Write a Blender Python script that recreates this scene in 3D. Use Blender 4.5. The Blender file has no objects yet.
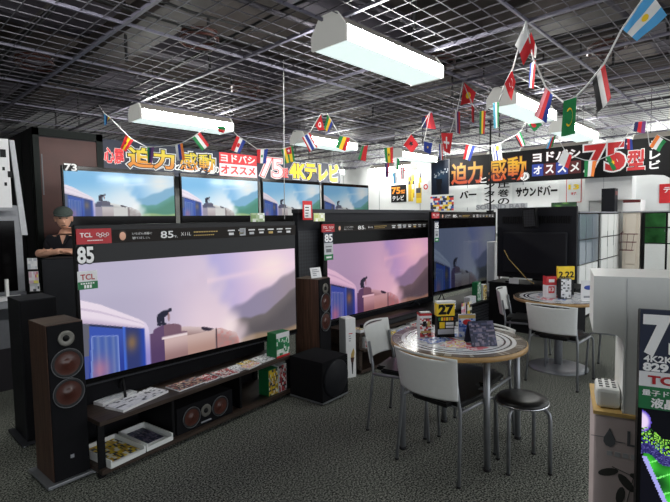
import bpy, bmesh, math, random
from mathutils import Vector, Matrix
random.seed(7)
scene = bpy.context.scene
col = scene.collection
PI = math.pi
R = math.radians

# ---------------------------------------------------------------- camera
F, W, H = 470.05, 670, 502
YAW, PITCH, ROLL = R(43.25), R(3.72), R(-0.967)
CAM = Vector((0, 0, 1.55))
fw = Vector((math.cos(YAW)*math.cos(PITCH), math.sin(YAW)*math.cos(PITCH), -math.sin(PITCH)))
rt = Vector((math.sin(YAW), -math.cos(YAW), 0))
up = rt.cross(fw)
rt, up = rt*math.cos(ROLL)+up*math.sin(ROLL), up*math.cos(ROLL)-rt*math.sin(ROLL)
cd = bpy.data.cameras.new('camera'); cam = bpy.data.objects.new('camera', cd); col.objects.link(cam)
cd.sensor_width = 36; cd.lens = 36*F/W; cd.clip_start = .05; cd.clip_end = 100
cam.matrix_world = Matrix(((rt.x, up.x, -fw.x, CAM.x), (rt.y, up.y, -fw.y, CAM.y), (rt.z, up.z, -fw.z, CAM.z), (0, 0, 0, 1)))
scene.camera = cam
def at(px, py, d):
    return CAM + d*(fw + rt*((px-W/2)/F) - up*((py-H/2)/F))

# ---------------------------------------------------------------- materials
def lin(c):
    return tuple((x/255/12.92 if x/255 <= .04045 else ((x/255+.055)/1.055)**2.4) for x in c)
MATS = {}
def mat(name, rgb=(128, 128, 128), rough=.5, metal=0, noise=.06, scale=30, emit=0, attr=False, bump=0, spec=.5, alpha=1):
    if name in MATS: return MATS[name]
    m = bpy.data.materials.new(name); m.use_nodes = True
    nt = m.node_tree; b = nt.nodes['Principled BSDF']
    b.inputs['Roughness'].default_value = rough; b.inputs['Metallic'].default_value = metal
    b.inputs['Specular IOR Level'].default_value = spec
    c = lin(rgb)
    tc = nt.nodes.new('ShaderNodeTexCoord')
    if attr:
        a = nt.nodes.new('ShaderNodeAttribute'); a.attribute_name = 'Col'
        if emit:
            b.inputs['Base Color'].default_value = (.008, .008, .01, 1)
            nt.links.new(a.outputs['Color'], b.inputs['Emission Color']); b.inputs['Emission Strength'].default_value = emit
        else:
            nt.links.new(a.outputs['Color'], b.inputs['Base Color'])
    elif emit:
        b.inputs['Base Color'].default_value = (*c, 1)
        b.inputs['Emission Color'].default_value = (*c, 1); b.inputs['Emission Strength'].default_value = emit
    else:
        n = nt.nodes.new('ShaderNodeTexNoise'); n.inputs['Scale'].default_value = scale; n.inputs['Detail'].default_value = 3
        nt.links.new(tc.outputs['Object'], n.inputs['Vector'])
        r = nt.nodes.new('ShaderNodeValToRGB')
        r.color_ramp.elements[0].position = .3; r.color_ramp.elements[1].position = .7
        r.color_ramp.elements[0].color = (*[x*(1-noise) for x in c], 1); r.color_ramp.elements[1].color = (*[min(1, x*(1+noise)) for x in c], 1)
        nt.links.new(n.outputs['Fac'], r.inputs['Fac']); nt.links.new(r.outputs['Color'], b.inputs['Base Color'])
        if bump:
            bp = nt.nodes.new('ShaderNodeBump'); bp.inputs['Strength'].default_value = bump; bp.inputs['Distance'].default_value = .01
            nt.links.new(n.outputs['Fac'], bp.inputs['Height']); nt.links.new(bp.outputs['Normal'], b.inputs['Normal'])
    if alpha < 1: b.inputs['Alpha'].default_value = alpha
    MATS[name] = m
    return m
def wood(name, dark, light, rough=.45, axis='Z', spec=.3):
    m = bpy.data.materials.new(name); m.use_nodes = True; nt = m.node_tree; b = nt.nodes['Principled BSDF']
    b.inputs['Roughness'].default_value = rough; b.inputs['Specular IOR Level'].default_value = spec
    tc = nt.nodes.new('ShaderNodeTexCoord'); mp = nt.nodes.new('ShaderNodeMapping')
    s = {'Z': (60, 60, 3), 'X': (3, 60, 60)}[axis]; mp.inputs['Scale'].default_value = s
    n = nt.nodes.new('ShaderNodeTexNoise'); n.inputs['Scale'].default_value = 1; n.inputs['Detail'].default_value = 4
    r = nt.nodes.new('ShaderNodeValToRGB')
    r.color_ramp.elements[0].position = .35; r.color_ramp.elements[1].position = .65
    r.color_ramp.elements[0].color = (*lin(dark), 1); r.color_ramp.elements[1].color = (*lin(light), 1)
    nt.links.new(tc.outputs['Object'], mp.inputs['Vector']); nt.links.new(mp.outputs[0], n.inputs['Vector'])
    nt.links.new(n.outputs['Fac'], r.inputs['Fac']); nt.links.new(r.outputs[0], b.inputs['Base Color'])
    MATS[name] = m; return m
def perforated(name, c0, c1, scale):
    m = bpy.data.materials.new(name); m.use_nodes = True; nt = m.node_tree; b = nt.nodes['Principled BSDF']
    b.inputs['Roughness'].default_value = .6
    tc = nt.nodes.new('ShaderNodeTexCoord'); mp = nt.nodes.new('ShaderNodeMapping'); mp.inputs['Rotation'].default_value = (0, R(45), 0)
    ck = nt.nodes.new('ShaderNodeTexChecker'); ck.inputs['Scale'].default_value = scale
    ck.inputs['Color1'].default_value = (*lin(c0), 1); ck.inputs['Color2'].default_value = (*lin(c1), 1)
    nt.links.new(tc.outputs['Object'], mp.inputs['Vector']); nt.links.new(mp.outputs[0], ck.inputs['Vector']); nt.links.new(ck.outputs[0], b.inputs['Base Color'])
    MATS[name] = m; return m

mat('black', (15, 15, 17), .5, spec=.2); mat('black_gloss', (9, 8, 9), .14, spec=.22); mat('black_matte', (19, 19, 22), .85, spec=.15)
mat('black_panel', (22, 23, 29), .6, spec=.25); mat('grey_dark', (44, 45, 50), .6, spec=.3); mat('bezel', (7, 7, 9), .4, spec=.2)
mat('white_plastic', (226, 228, 226), .4, noise=.02); mat('white', (235, 235, 235), .6, noise=.02); mat('paper', (222, 222, 224), .7, noise=.02)
mat('grey', (140, 142, 148), .6); mat('grey_light', (185, 187, 192), .6); mat('grey_mid', (100, 102, 108), .6)
mat('chrome', (190, 192, 196), .25, 1, noise=.02); mat('steel', (150, 153, 158), .38, .6); mat('steel_dark', (66, 70, 76), .4, .5)
mat('vinyl', (16, 17, 18), .35, noise=.1); mat('red', (196, 28, 36), .5); mat('tcl_red', (170, 24, 34), .45); mat('dark_red', (90, 20, 24), .5)
mat('yellow', (240, 204, 20), .5); mat('orange', (238, 140, 24), .5); mat('green', (22, 110, 62), .5); mat('blue', (40, 66, 160), .5)
mat('brown_strip', (30, 25, 23), .6, spec=.2); mat('gold', (190, 160, 90), .5); mat('cone', (70, 37, 30), .28, noise=.25, scale=8); mat('cone_ring', (96, 97, 100), .4, .5)
mat('tweeter', (120, 118, 112), .35, .5); mat('rubber', (28, 28, 30), .7)
mat('attr', attr=True, rough=.5); mat('attr_gloss', attr=True, rough=.22)
mat('screen', attr=True, rough=.1, emit=1.0, spec=.25); mat('sign_lit', attr=True, rough=.6, emit=.35)
mat('skin', (226, 172, 146), .55, noise=.08, scale=14); mat('hair', (38, 34, 32), .8); mat('cap', (70, 80, 76), .85, noise=.12, scale=60)
mat('polo', (22, 22, 30), .85); mat('trousers', (40, 42, 50), .85); mat('pinkish', (206, 190, 190), .7, noise=.02)
mat('beige', (214, 204, 190), .5, noise=.02); mat('tan', (208, 172, 104), .6); mat('rim_wood', (176, 140, 90), .4, noise=.1)
mat('lamp_cap_glow', (216, 216, 210), emit=.28); mat('lamp_housing', (150, 145, 138), .5)  # faint emission on the end caps stands in for light bounced onto them
mat('lamp_side', (255, 255, 250), emit=70); mat('lamp_bottom', (222, 240, 236), emit=1.0)
mat('wire', (200, 200, 200), .6); mat('lattice', (84, 82, 89), .5, noise=.04); mat('rail', (98, 96, 110), .5)
mat('duct', (70, 64, 62), .7, noise=.3, scale=3); mat('mirror_glass', (150, 162, 174), .1, .4); mat('leaf', (60, 60, 58), .7); mat('navy', (24, 34, 60), .5)
mat('silver_trim', (150, 152, 158), .3, .8)
wood('walnut', (66, 46, 38), (98, 70, 57)); wood('walnut_grey', (72, 60, 52), (96, 82, 72), axis='X'); wood('stand_wood', (46, 37, 33), (70, 58, 50), axis='X')
perforated('mesh_panel', (18, 19, 24), (34, 36, 42), 40)

# ---------------------------------------------------------------- mesh building
XZ = Matrix.Rotation(PI/2, 4, 'X')            # plan (x,y) -> upright (x,z), facing -Y
def TM(x=0, y=0, z=0): return Matrix.Translation((x, y, z))
class MB:
    def __init__(s): s.v = []; s.f = []; s.m = []; s.c = []; s.s = []
    def add(s, vs, fs, m, smooth=False, cols=None, T=None):
        o = len(s.v)
        for p in vs:
            p = Vector(p)
            s.v.append(T @ p if T is not None else p)
        for i, f in enumerate(fs):
            s.f.append([o+k for k in f]); s.m.append(m); s.s.append(smooth); s.c.append(cols[i] if cols else None)
        return s
    def box(s, x0, y0, z0, x1, y1, z1, m, T=None, bev=0, seg=2):
        if x0 > x1: x0, x1 = x1, x0
        if y0 > y1: y0, y1 = y1, y0
        if z0 > z1: z0, z1 = z1, z0
        if bev:
            bm = bmesh.new(); bmesh.ops.create_cube(bm, size=1)
            for v in bm.verts: v.co = Vector(((x0+x1)/2+v.co.x*(x1-x0), (y0+y1)/2+v.co.y*(y1-y0), (z0+z1)/2+v.co.z*(z1-z0)))
            bmesh.ops.bevel(bm, geom=bm.edges[:], offset=bev, segments=seg, affect='EDGES', profile=.5)
            return s.bm(bm, m, T)
        return s.add([(x0, y0, z0), (x1, y0, z0), (x1, y1, z0), (x0, y1, z0), (x0, y0, z1), (x1, y0, z1), (x1, y1, z1), (x0, y1, z1)],
                     [(3, 2, 1, 0), (4, 5, 6, 7), (0, 1, 5, 4), (1, 2, 6, 5), (2, 3, 7, 6), (3, 0, 4, 7)], m, T=T)
    def bm(s, bm, m, T=None, smooth=False):
        bm.verts.index_update()
        s.add([v.co.copy() for v in bm.verts], [[v.index for v in f.verts] for f in bm.faces], m, smooth, T=T); bm.free(); return s
    def prism(s, poly, z0, z1, m, T=None):
        n = len(poly)
        a = sum(poly[i][0]*poly[(i+1) % n][1]-poly[(i+1) % n][0]*poly[i][1] for i in range(n))
        if a < 0: poly = poly[::-1]
        vs = [(p[0], p[1], z0) for p in poly]+[(p[0], p[1], z1) for p in poly]
        return s.add(vs, [list(range(n))[::-1], list(range(n, 2*n))]+[(i, (i+1) % n, n+(i+1) % n, n+i) for i in range(n)], m, T=T)
    def lathe(s, prof, m, n=24, T=None, smooth=True):
        vs = []; fs = []; k = len(prof)
        for i in range(n):
            a = 2*PI*i/n
            for r, z in prof: vs.append((r*math.cos(a), r*math.sin(a), z))
        for i in range(n):
            j = (i+1) % n
            for q in range(k-1): fs.append((i*k+q, j*k+q, j*k+q+1, i*k+q+1))
        return s.add(vs, fs, m, smooth, T=T)
    def tube(s, pts, r, m, n=8, closed=False, T=None, cap=True):
        pts = [Vector(p) for p in pts]; k = len(pts); vs = []; fs = []
        prev = None
        for i, p in enumerate(pts):
            a = pts[(i-1) % k] if (closed or i > 0) else p
            b = pts[(i+1) % k] if (closed or i < k-1) else p
            t = (b-a).normalized()
            if prev is None:
                u = t.cross(Vector((0, 0, 1)))
                if u.length < 1e-3: u = t.cross(Vector((1, 0, 0)))
            else: u = prev-t*prev.dot(t)
            u.normalize(); prev = u; w = t.cross(u)
            rr = r[i] if isinstance(r, (list, tuple)) else r
            for q in range(n):
                an = 2*PI*q/n; vs.append(p+(u*math.cos(an)+w*math.sin(an))*rr)
        for i in range(k if closed else k-1):
            j = (i+1) % k
            for q in range(n): fs.append((i*n+q, i*n+(q+1) % n, j*n+(q+1) % n, j*n+q))
        if cap and not closed: fs.append(list(range(n))[::-1]); fs.append([(k-1)*n+q for q in range(n)])
        return s.add(vs, fs, m, True, T=T)
    def sphere(s, c, rx, ry, rz, m, T=None, n=16):
        bm = bmesh.new(); bmesh.ops.create_uvsphere(bm, u_segments=n, v_segments=n//2+2, radius=1)
        for v in bm.verts: v.co = Vector((c[0]+v.co.x*rx, c[1]+v.co.y*ry, c[2]+v.co.z*rz))
        return s.bm(bm, m, T, True)
    def paint(s, fn, nx, ny, w, h, m='attr', T=None, aa=1):          # a printed or lit sheet in local (x,y), colour fn(u,v) in sRGB
        vs = [(w*i/nx, h*j/ny, 0) for j in range(ny+1) for i in range(nx+1)]; fs = []; cs = []
        for j in range(ny):
            for i in range(nx):
                a = j*(nx+1)+i; fs.append((a, a+1, a+nx+2, a+nx+1))
                if aa == 1: cs.append(lin(fn((i+.5)/nx, (j+.5)/ny)))
                else:
                    q = [fn((i+(k+.5)/aa)/nx, (j+(l+.5)/aa)/ny) for k in range(aa) for l in range(aa)]; cs.append(lin([sum(z[n] for z in q)/len(q) for n in range(3)]))
        return s.add(vs, fs, m, False, cs, T=T)
    def text(s, body, T, m, h, w=None, bold=0, ax=0, ay=0):
        vs, fs = glyphs(body, bold)
        if not vs: return s
        x0 = min(v[0] for v in vs); x1 = max(v[0] for v in vs); y0 = min(v[1] for v in vs); y1 = max(v[1] for v in vs)
        bx0, bx1, by0, by1 = BASE[body]                        # unbolded size rules, so outlines sit round the letters
        sy = h/(by1-by0); sx = (w/(bx1-bx0)) if w else sy
        ox = -bx0-(bx1-bx0)*ax; oy = -by0-(by1-by0)*ay
        cols = None
        if isinstance(m, tuple):
            m, lo, hi = m; lo, hi = lin(lo), lin(hi); g = lambda y: mix(lo, hi, smooth(by0+.1*(by1-by0), by1-.15*(by1-by0), y))
            cols = [[g(vs[k][1]) for k in f] for f in fs]
        s.add([((x+ox)*sx, (y+oy)*sy, 0) for x, y in vs], fs, m, False, cols, T=T)
        return s
    def build(s, name, parent=None, loc=None, rz=0):
        me = bpy.data.meshes.new(name); me.from_pydata([tuple(v) for v in s.v], [], s.f)
        names = []
        for k in s.m:
            if k not in names: names.append(k)
        for k in names: me.materials.append(MATS[k])
        idx = {k: i for i, k in enumerate(names)}
        me.polygons.foreach_set('material_index', [idx[k] for k in s.m]); me.polygons.foreach_set('use_smooth', s.s)
        if any(c is not None for c in s.c):
            ca = me.color_attributes.new('Col', 'FLOAT_COLOR', 'CORNER'); buf = []
            for f, c in zip(s.f, s.c):
                
                c = c or (.5, .5, .5)
                if isinstance(c, list):
                    for q in c: buf += [q[0], q[1], q[2], 1.0]
                else: buf += [c[0], c[1], c[2], 1.0]*len(f)
            ca.data.foreach_set('color', buf)
        me.update()
        o = bpy.data.objects.new(name, me); col.objects.link(o)
        if parent is not None: o.parent = parent
        if loc is not None: o.location = loc
        if rz: o.rotation_euler.z = rz
        return o
GL = {}; BASE = {}
def _glyph(body, bold):
    c = bpy.data.curves.new('t', 'FONT'); c.body = body; c.offset = bold; c.resolution_u = 3
    o = bpy.data.objects.new('t', c); col.objects.link(o); bpy.context.view_layer.update()
    me = bpy.data.meshes.new_from_object(o.evaluated_get(bpy.context.evaluated_depsgraph_get()))
    r = ([(v.co.x, v.co.y) for v in me.vertices], [list(p.vertices) for p in me.polygons])
    bpy.data.objects.remove(o); bpy.data.curves.remove(c); bpy.data.meshes.remove(me); return r
def glyphs(body, bold):
    if body not in BASE:
        vs = _glyph(body, 0)[0]; BASE[body] = (min(v[0] for v in vs), max(v[0] for v in vs), min(v[1] for v in vs), max(v[1] for v in vs))
    if (body, bold) not in GL: GL[(body, bold)] = _glyph(body, bold)
    return GL[(body, bold)]

def tag(o, label=None, cat=None, group=None, kind=None):
    if label: o['label'] = label
    if cat: o['category'] = cat
    if group: o['group'] = group
    if kind: o['kind'] = kind
    return o
def thing(name, label, cat, loc=(0, 0, 0), rz=0, group=None):
    o = bpy.data.objects.new(name, None); o.empty_display_size = .1; col.objects.link(o); o.location = loc; o.rotation_euler.z = rz
    return tag(o, label, cat, group)
def copy_tree(o, parent=None):
    c = o.copy(); col.objects.link(c)
    if parent is not None: c.parent = parent
    for ch in o.children: copy_tree(ch, c)
    return c
def struct(mb, name): return tag(mb.build(name), kind='structure')
def place(src, loc, rz, label, used=[]):
    o = src if src not in used else copy_tree(src)
    if src not in used: used.append(src)
    o.location = loc; o.rotation_euler.z = rz; o['label'] = label; return o
def smooth(a, b, x):
    t = max(0, min(1, (x-a)/(b-a))); return t*t*(3-2*t)
def mix(a, b, t): return tuple(x+(y-x)*t for x, y in zip(a, b))
def hsh(*k):
    x = math.sin(sum(v*(12.9898, 78.233, 37.719, 4.581)[i] for i, v in enumerate(k)))*43758.5453; return x-math.floor(x)

# ================================================================= SETTING
def carpet():
    m = bpy.data.materials.new('carpet'); m.use_nodes = True; nt = m.node_tree; b = nt.nodes['Principled BSDF']
    b.inputs['Roughness'].default_value = .95; b.inputs['Specular IOR Level'].default_value = .15
    tc = nt.nodes.new('ShaderNodeTexCoord')
    n1 = nt.nodes.new('ShaderNodeTexNoise'); n1.inputs['Scale'].default_value = 96; n1.inputs['Detail'].default_value = 1.5; n1.inputs['Roughness'].default_value = .75
    n2 = nt.nodes.new('ShaderNodeTexNoise'); n2.inputs['Scale'].default_value = 1.3; n2.inputs['Detail'].default_value = 2
    r = nt.nodes.new('ShaderNodeValToRGB'); r.color_ramp.elements[0].position = .42; r.color_ramp.elements[1].position = .62
    r.color_ramp.elements[0].color = (*lin((36, 39, 36)), 1); r.color_ramp.elements[1].color = (*lin((160, 163, 153)), 1)
    mx = nt.nodes.new('ShaderNodeMixRGB'); mx.blend_type = 'MULTIPLY'; mx.inputs[0].default_value = .5
    r2 = nt.nodes.new('ShaderNodeValToRGB'); r2.color_ramp.elements[0].position = .3; r2.color_ramp.elements[1].position = .7
    r2.color_ramp.elements[0].color = (.7, .7, .7, 1)
    for n in (n1, n2): nt.links.new(tc.outputs['Object'], n.inputs['Vector'])
    nt.links.new(n1.outputs['Fac'], r.inputs[0]); nt.links.new(n2.outputs['Fac'], r2.inputs[0])
    nt.links.new(r.outputs[0], mx.inputs[1]); nt.links.new(r2.outputs[0], mx.inputs[2]); nt.links.new(mx.outputs[0], b.inputs['Base Color'])
    bp = nt.nodes.new('ShaderNodeBump'); bp.inputs['Strength'].default_value = .4; bp.inputs['Distance'].default_value = .004
    nt.links.new(n1.outputs['Fac'], bp.inputs['Height']); nt.links.new(bp.outputs[0], b.inputs['Normal'])
    MATS['carpet'] = m
carpet()
mat('ceiling_dark', (58, 51, 49), .95, noise=.45, scale=1.6); mat('beam', (62, 58, 66), .8, noise=.2, scale=3)
mat('wall_white', (228, 230, 230), .7, noise=.02, scale=3); mat('wall_grey', (150, 152, 150), .8, noise=.06, scale=2)
mat('maroon', (70, 36, 32), .6, noise=.12, scale=4); mat('frame_green', (26, 31, 30), .7, spec=.2); mat('dark_side', (40, 38, 42), .7, spec=.2)
struct(MB().box(-4, -4, -.1, 14, 12, 0, 'carpet'), 'floor')
struct(MB().box(-4, -4, 3.85, 14, 12, 3.95, 'ceiling_dark'), 'ceiling')
struct(MB().box(-4, 9.7, 0, 14, 9.8, 3.85, 'wall_grey'), 'wall_back')
wr = MB().box(10.2, -4, 0, 10.3, 9.7, 3.85, 'wall_white')
for y in (-1.2, .1, 1.4, 2.7, 4.0, 5.3, 6.6, 7.9, 9.2): wr.box(10.192, y, 0, 10.2, y+.012, 3.0, 'grey')
struct(wr, 'wall_right')
struct(MB().box(-4.1, -4, 0, -4, 9.8, 3.85, 'wall_grey'), 'wall_left')
# open lattice ceiling: cells of 0.149 m in 1.045 m modules
lt = MB(); P = 1.045
for k in range(-3, 10):
    for q in range(7):
        x = 1.523+P*k+q*P/7
        if not -3 < x < 10.18: continue
        if q: lt.box(x-.0024, -3, 2.991, x+.0024, 9.69, 2.998, 'lattice')
for k in range(-5, 9):
    for q in range(1, 7):
        y = 1.393+P*k+q*P/7
        if -3 < y < 9.68: lt.box(-3, y-.0024, 2.992, 10.18, y+.0024, 2.999, 'lattice')
struct(lt, 'trim_1')
rl = MB()
for k in range(-3, 10):
    x = 1.523+P*k
    if -3 < x < 10.18: rl.box(x-.014, -3, 2.985, x+.014, 9.69, 3.01, 'rail')
for k in range(-4, 9):
    y = 1.393+P*k
    if -3 < y < 9.68: rl.box(-3, y-.008, 2.986, 10.18, y+.008, 3.008, 'rail')
struct(rl, 'trim_2')
# beams, ducts, pipes and hangers above the lattice
du = MB()
for y in (-1.5, .9, 3.1, 5.2, 7.3, 9.0): du.box(-3, y, 3.5, 10.1, y+.22, 3.84, 'beam')
for x, w in ((-.6, .5), (1.9, .35), (4.4, .55), (7.1, .4)): du.box(x, -3, 3.28, x+w, 9.6, 3.48, 'duct')
for i in range(16):
    x = -2+hsh(i, 3)*11; z = 3.12+hsh(i, 5)*.12
    du.tube([(x, -3, z), (x+hsh(i, 9)*.6-.3, 3, z+.05), (x, 9.6, z)], .012+.014*hsh(i, 2), 'rubber' if i % 3 else 'duct', 6)
for i in range(14):
    y = -2+hsh(i, 13)*11; z = 3.1+hsh(i, 15)*.12
    du.tube([(-3, y, z), (2, y+hsh(i, 4)*.7, z), (6, y-.2, z+.05), (10.1, y, z)], .01+.014*hsh(i, 6), 'rubber' if i % 2 else 'beam', 6)
for i in range(46):
    x = -2+hsh(i, 21)*11.5; y = -1.5+hsh(i, 22)*10.5
    du.box(x, y, 3.04, x+.02, y+.02, 3.84, 'rubber')
for x, y in ((2.2, 3.6), (4.2, 2.5), (3.4, 4.6), (6.4, 3.4), (1.4, 5.2), (5.0, 1.2)):
    du.tube([(x+.16*math.cos(a*.6), y+.16*math.sin(a*.6), 3.06+.004*a) for a in range(22)], .012, 'cone', 6)
struct(du, 'trim_3')
# maroon enclosure by the back wall
en = MB().box(2.05, 7.95, 0, 3.03, 9.7, 2.98, 'dark_side')
en.box(2.13, 7.93, .1, 2.93, 7.95, 2.85, 'maroon')
for x0, x1 in ((2.05, 2.13), (2.93, 3.03)): en.box(x0, 7.915, 0, x1, 7.95, 2.98, 'frame_green')
en.box(2.05, 7.915, 2.87, 3.03, 7.95, 2.98, 'frame_green'); en.box(2.04, 8.0, 0, 2.05, 8.1, 2.9, 'frame_green'); en.box(2.04, 8.5, 0, 2.05, 8.58, 2.9, 'frame_green')
en.box(2.15, 7.92, 2.0, 2.165, 7.95, 2.6, 'grey_mid')
struct(en, 'wall_partition')

# ================================================================= LAMPS
def make_lamp():
    t = thing('fluorescent_lamp', 'x', 'ceiling light', group='wraparound fluorescent lamps on the lattice ceiling')
    L = 1.31
    XY = Matrix(((0, 0, 1, 0), (1, 0, 0, 0), (0, 1, 0, 0), (0, 0, 0, 1)))     # plan (x,y) -> (y,z), extruded along x
    prof = [(-.15, .02), (-.17, .09), (-.08, .21), (.08, .21), (.17, .09), (.15, .02)]
    h = MB()
    h.prism([(-.168, .112), (-.08, .208), (.08, .208), (.168, .112)], .01, L-.01, 'lamp_housing', XY)
    h.build('housing', t)
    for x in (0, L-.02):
        MB().prism([(-.172, 0), (-.175, .1), (-.09, .215), (-.05, .225), (.05, .225), (.09, .215), (.175, .1), (.172, 0)], x, x+.02, 'lamp_cap_glow', XY).build('end_cap', t)
    d = MB()
    d.add([(.02, -.172, .11), (L-.02, -.172, .11), (L-.02, -.162, .004), (.02, -.162, .004), (.02, .172, .11), (L-.02, .172, .11), (L-.02, .162, .004), (.02, .162, .004)],
          [(3, 2, 1, 0), (4, 5, 6, 7)], 'lamp_side'); d.build('side_diffuser', t)
    d = MB(); d.add([(.02, -.162, .004), (L-.02, -.162, .004), (L-.02, .162, .004), (.02, .162, .004)], [(3, 2, 1, 0)], 'lamp_bottom'); d.build('bottom_diffuser', t)
    for x in (.25, L-.25): MB().tube([(x, 0, .2), (x, 0, .98)], .006, 'rubber', 6).build('hanger', t)
    return t
lamp0 = make_lamp()
LAMPS = [(2.5, 2.385, 'wide bright fluorescent lamp nearest the camera, above the tables'),
         (2.56, 5.69, 'long bright fluorescent lamp above the television row on the left'),
         (5.2, 5.69, 'fluorescent lamp hanging behind the striped Thai and Ethiopian flags'),
         (5.2, 2.3, 'fluorescent lamp beside the red crescent flag, upper right'),
         (7.4, 2.36, 'fluorescent lamp just above the orange and black banner on the right'),
         (7.9, 5.69, 'small far fluorescent lamp behind the red flag with a black eagle'),
         (-.2, 2.385, 'fluorescent lamp over the aisle left of the big televisions'),
         (5.2, -.92, 'fluorescent lamp over the aisle right of the refrigerators'),
         (8.3, -.2, 'added lamp out of view, brightening the white wall behind the refrigerators'),  # extra lamp outside the view, added to brighten the white wall
         (8.3, 8.8, 'fluorescent lamp at the far corner of the back wall')]
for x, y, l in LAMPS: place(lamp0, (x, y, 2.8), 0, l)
for y, l in ((.6, 'added unseen lamp brightening the white wall, behind the red 75 end of the black banner'), (2.6, 'added unseen lamp brightening the white wall behind the middle of the black banner'), (4.6, 'added unseen lamp brightening the white wall behind the orange end of the black banner'), (6.55, 'fluorescent lamp along the far pale wall above the yellow placards')): place(lamp0, (9.86, y, 2.76), R(90), l)  # the three behind the banner are added, unseen, to brighten the wall

# ================================================================= TELEVISIONS
def seg(pts, x):
    for (x0, y0), (x1, y1) in zip(pts, pts[1:]):
        if x <= x1: return y0+(y1-y0)*(x-x0)/(x1-x0)
    return pts[-1][1]
ROOF = [(-.1, .76), (0, .693), (.065, .632), (.136, .537), (.202, .447), (.228, .40), (.238, .35), (.242, .28)]
EAVE = [(-.1, .55), (0, .492), (.088, .436), (.22, .35), (.3, .30)]
RIDGE = [(.5, .3), (.596, .397), (.66, .43), (.718, .493), (.77, .53), (.821, .591), (.88, .63), (.964, .733), (1.1, .85)]
HILL = [(.6, .24), (.64, .286), (.72, .26), (.802, .285), (.88, .37), (.961, .492), (1.1, .62)]
STEAM = [(-.1, .66), (.04, .645), (.209, .626), (.35, .59), (.482, .547), (.726, .514), (.966, .47), (1.1, .45)]
def train(u, v, tint=0):
    """the same clip on every screen: pale coach at left, man on the tender, steam, hazy mountains"""
    warm = tint == 0
    wob = .012*math.sin(u*31+v*17)+.009*math.sin(u*67-v*23)
    c = mix((182, 175, 200), (206, 190, 214), smooth(.1, .5, u)) if warm else mix((128, 190, 232), (206, 232, 246), smooth(.9, .3, v+.25*(.5-u)))
    right = smooth(-.02, .10, u-seg(STEAM, v)+wob)
    sky = mix((178, 170, 218), (226, 198, 222), smooth(.5, .8, u)) if warm else mix((110, 176, 226), (196, 226, 246), smooth(.5, .85, u))
    c = mix(c, sky, right)
    g = math.exp(-((u-.86)**2/.012+(v-.79)**2/.035)); c = mix(c, (255, 232, 224) if warm else (246, 244, 236), .8*g)
    ry = .726+(u-.514)*.19
    if u > .5: c = mix(c, (246, 214, 224) if warm else (214, 236, 248), .45*math.exp(-((v-ry)/.03)**2))
    rd = seg(RIDGE, u)+wob*.8
    if u > .55: c = mix(c, mix((138, 130, 156), (148, 134, 144), smooth(.75, 1, u)) if warm else (122, 174, 206), smooth(-.02, .05, rd-v)*smooth(.56, .66, u)*.9)
    hd = seg(HILL, u)+wob*.5
    if u > .6: c = mix(c, mix((112, 104, 106), (92, 86, 90), smooth(.0, .2, hd-v)) if warm else mix((96, 158, 150), (80, 140, 120), smooth(0, .2, hd-v)), smooth(-.01, .03, hd-v))
    if u > .62: c = mix(c, (160, 134, 106) if warm else (170, 190, 130), .8*smooth(.06, .01, v-.05*(u-.62)-.02*math.sin(u*19)))
    st = (1-right)*smooth(.26, .5, u)*smooth(1.15, .1, v)
    c = mix(c, (240, 216, 224) if warm else (236, 244, 248), .85*st)
    c = mix(c, (250, 232, 232) if warm else (250, 252, 252), .85*math.exp(-((u-.605)**2/.0016+(v-.20)**2/.014)))
    # locomotive
    et = seg([(.30, .33), (.37, .307), (.45, .27), (.53, .211), (.56, .2), (.64, .12), (.66, .0)], u)
    if .36 < u < .655 and v < et+wob*.3:
        k = smooth(0, .1, et-v)
        c = mix((212, 190, 190), (160, 132, 130), k) if warm else mix((226, 228, 226), (178, 178, 176), k)
        if v < .2 and u < .53: c = mix((206, 178, 172), (176, 140, 130), smooth(.2, .02, v)) if warm else (206, 206, 204)
        if abs(u-.537) < .004: c = (72, 56, 62)
        if ((u-.495)/.03)**2+((v-.235+.35*(u-.495))/.03)**2 < 1: c = (52, 44, 58)
        if u > .54: c = mix(c, (198, 120, 116) if warm else (150, 130, 130), .6*hsh(int(u*70), int(v*40)))
    # tender
    if .238 < u < .40:
        dome = .30+.05*math.sqrt(max(0, 1-((u-.315)/.06)**2)) if abs(u-.315) < .06 else .29-.3*abs(u-.255)
        if v < dome:
            c = mix((122, 92, 108), (92, 66, 92), smooth(.3, .05, v))
            if u < .30: c = mix(c, (76, 56, 108), .5)
            if u > .3 and v < .215: c = mix((208, 180, 178), (150, 116, 116), smooth(.2, .0, v))
            if u > .29 and abs(v-.222) < .013: c = (232, 214, 216)
            if not warm: c = mix(c, (70, 90, 110) if v > .215 else (190, 196, 200), .6)
    # man bending on the tender
    def blob(x, y, rx, ry, ang=0):
        dx, dy = u-x, v-y; ca, sa = math.cos(ang), math.sin(ang); p = dx*2.42; q = dy
        return ((p*ca+q*sa)/rx)**2+((-p*sa+q*ca)/ry)**2 < 1
    if blob(.300, .455, .065, .032, .35) or blob(.329, .487, .018, .018) or blob(.281, .41, .022, .055) or blob(.297, .40, .018, .05) or blob(.284, .362, .028, .014) or blob(.301, .358, .025, .012): c = (40, 40, 58)
    if blob(.322, .42, .009, .045): c = (150, 116, 118)
    # coach
    roof = seg(ROOF, u); eave = seg(EAVE, u)
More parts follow.
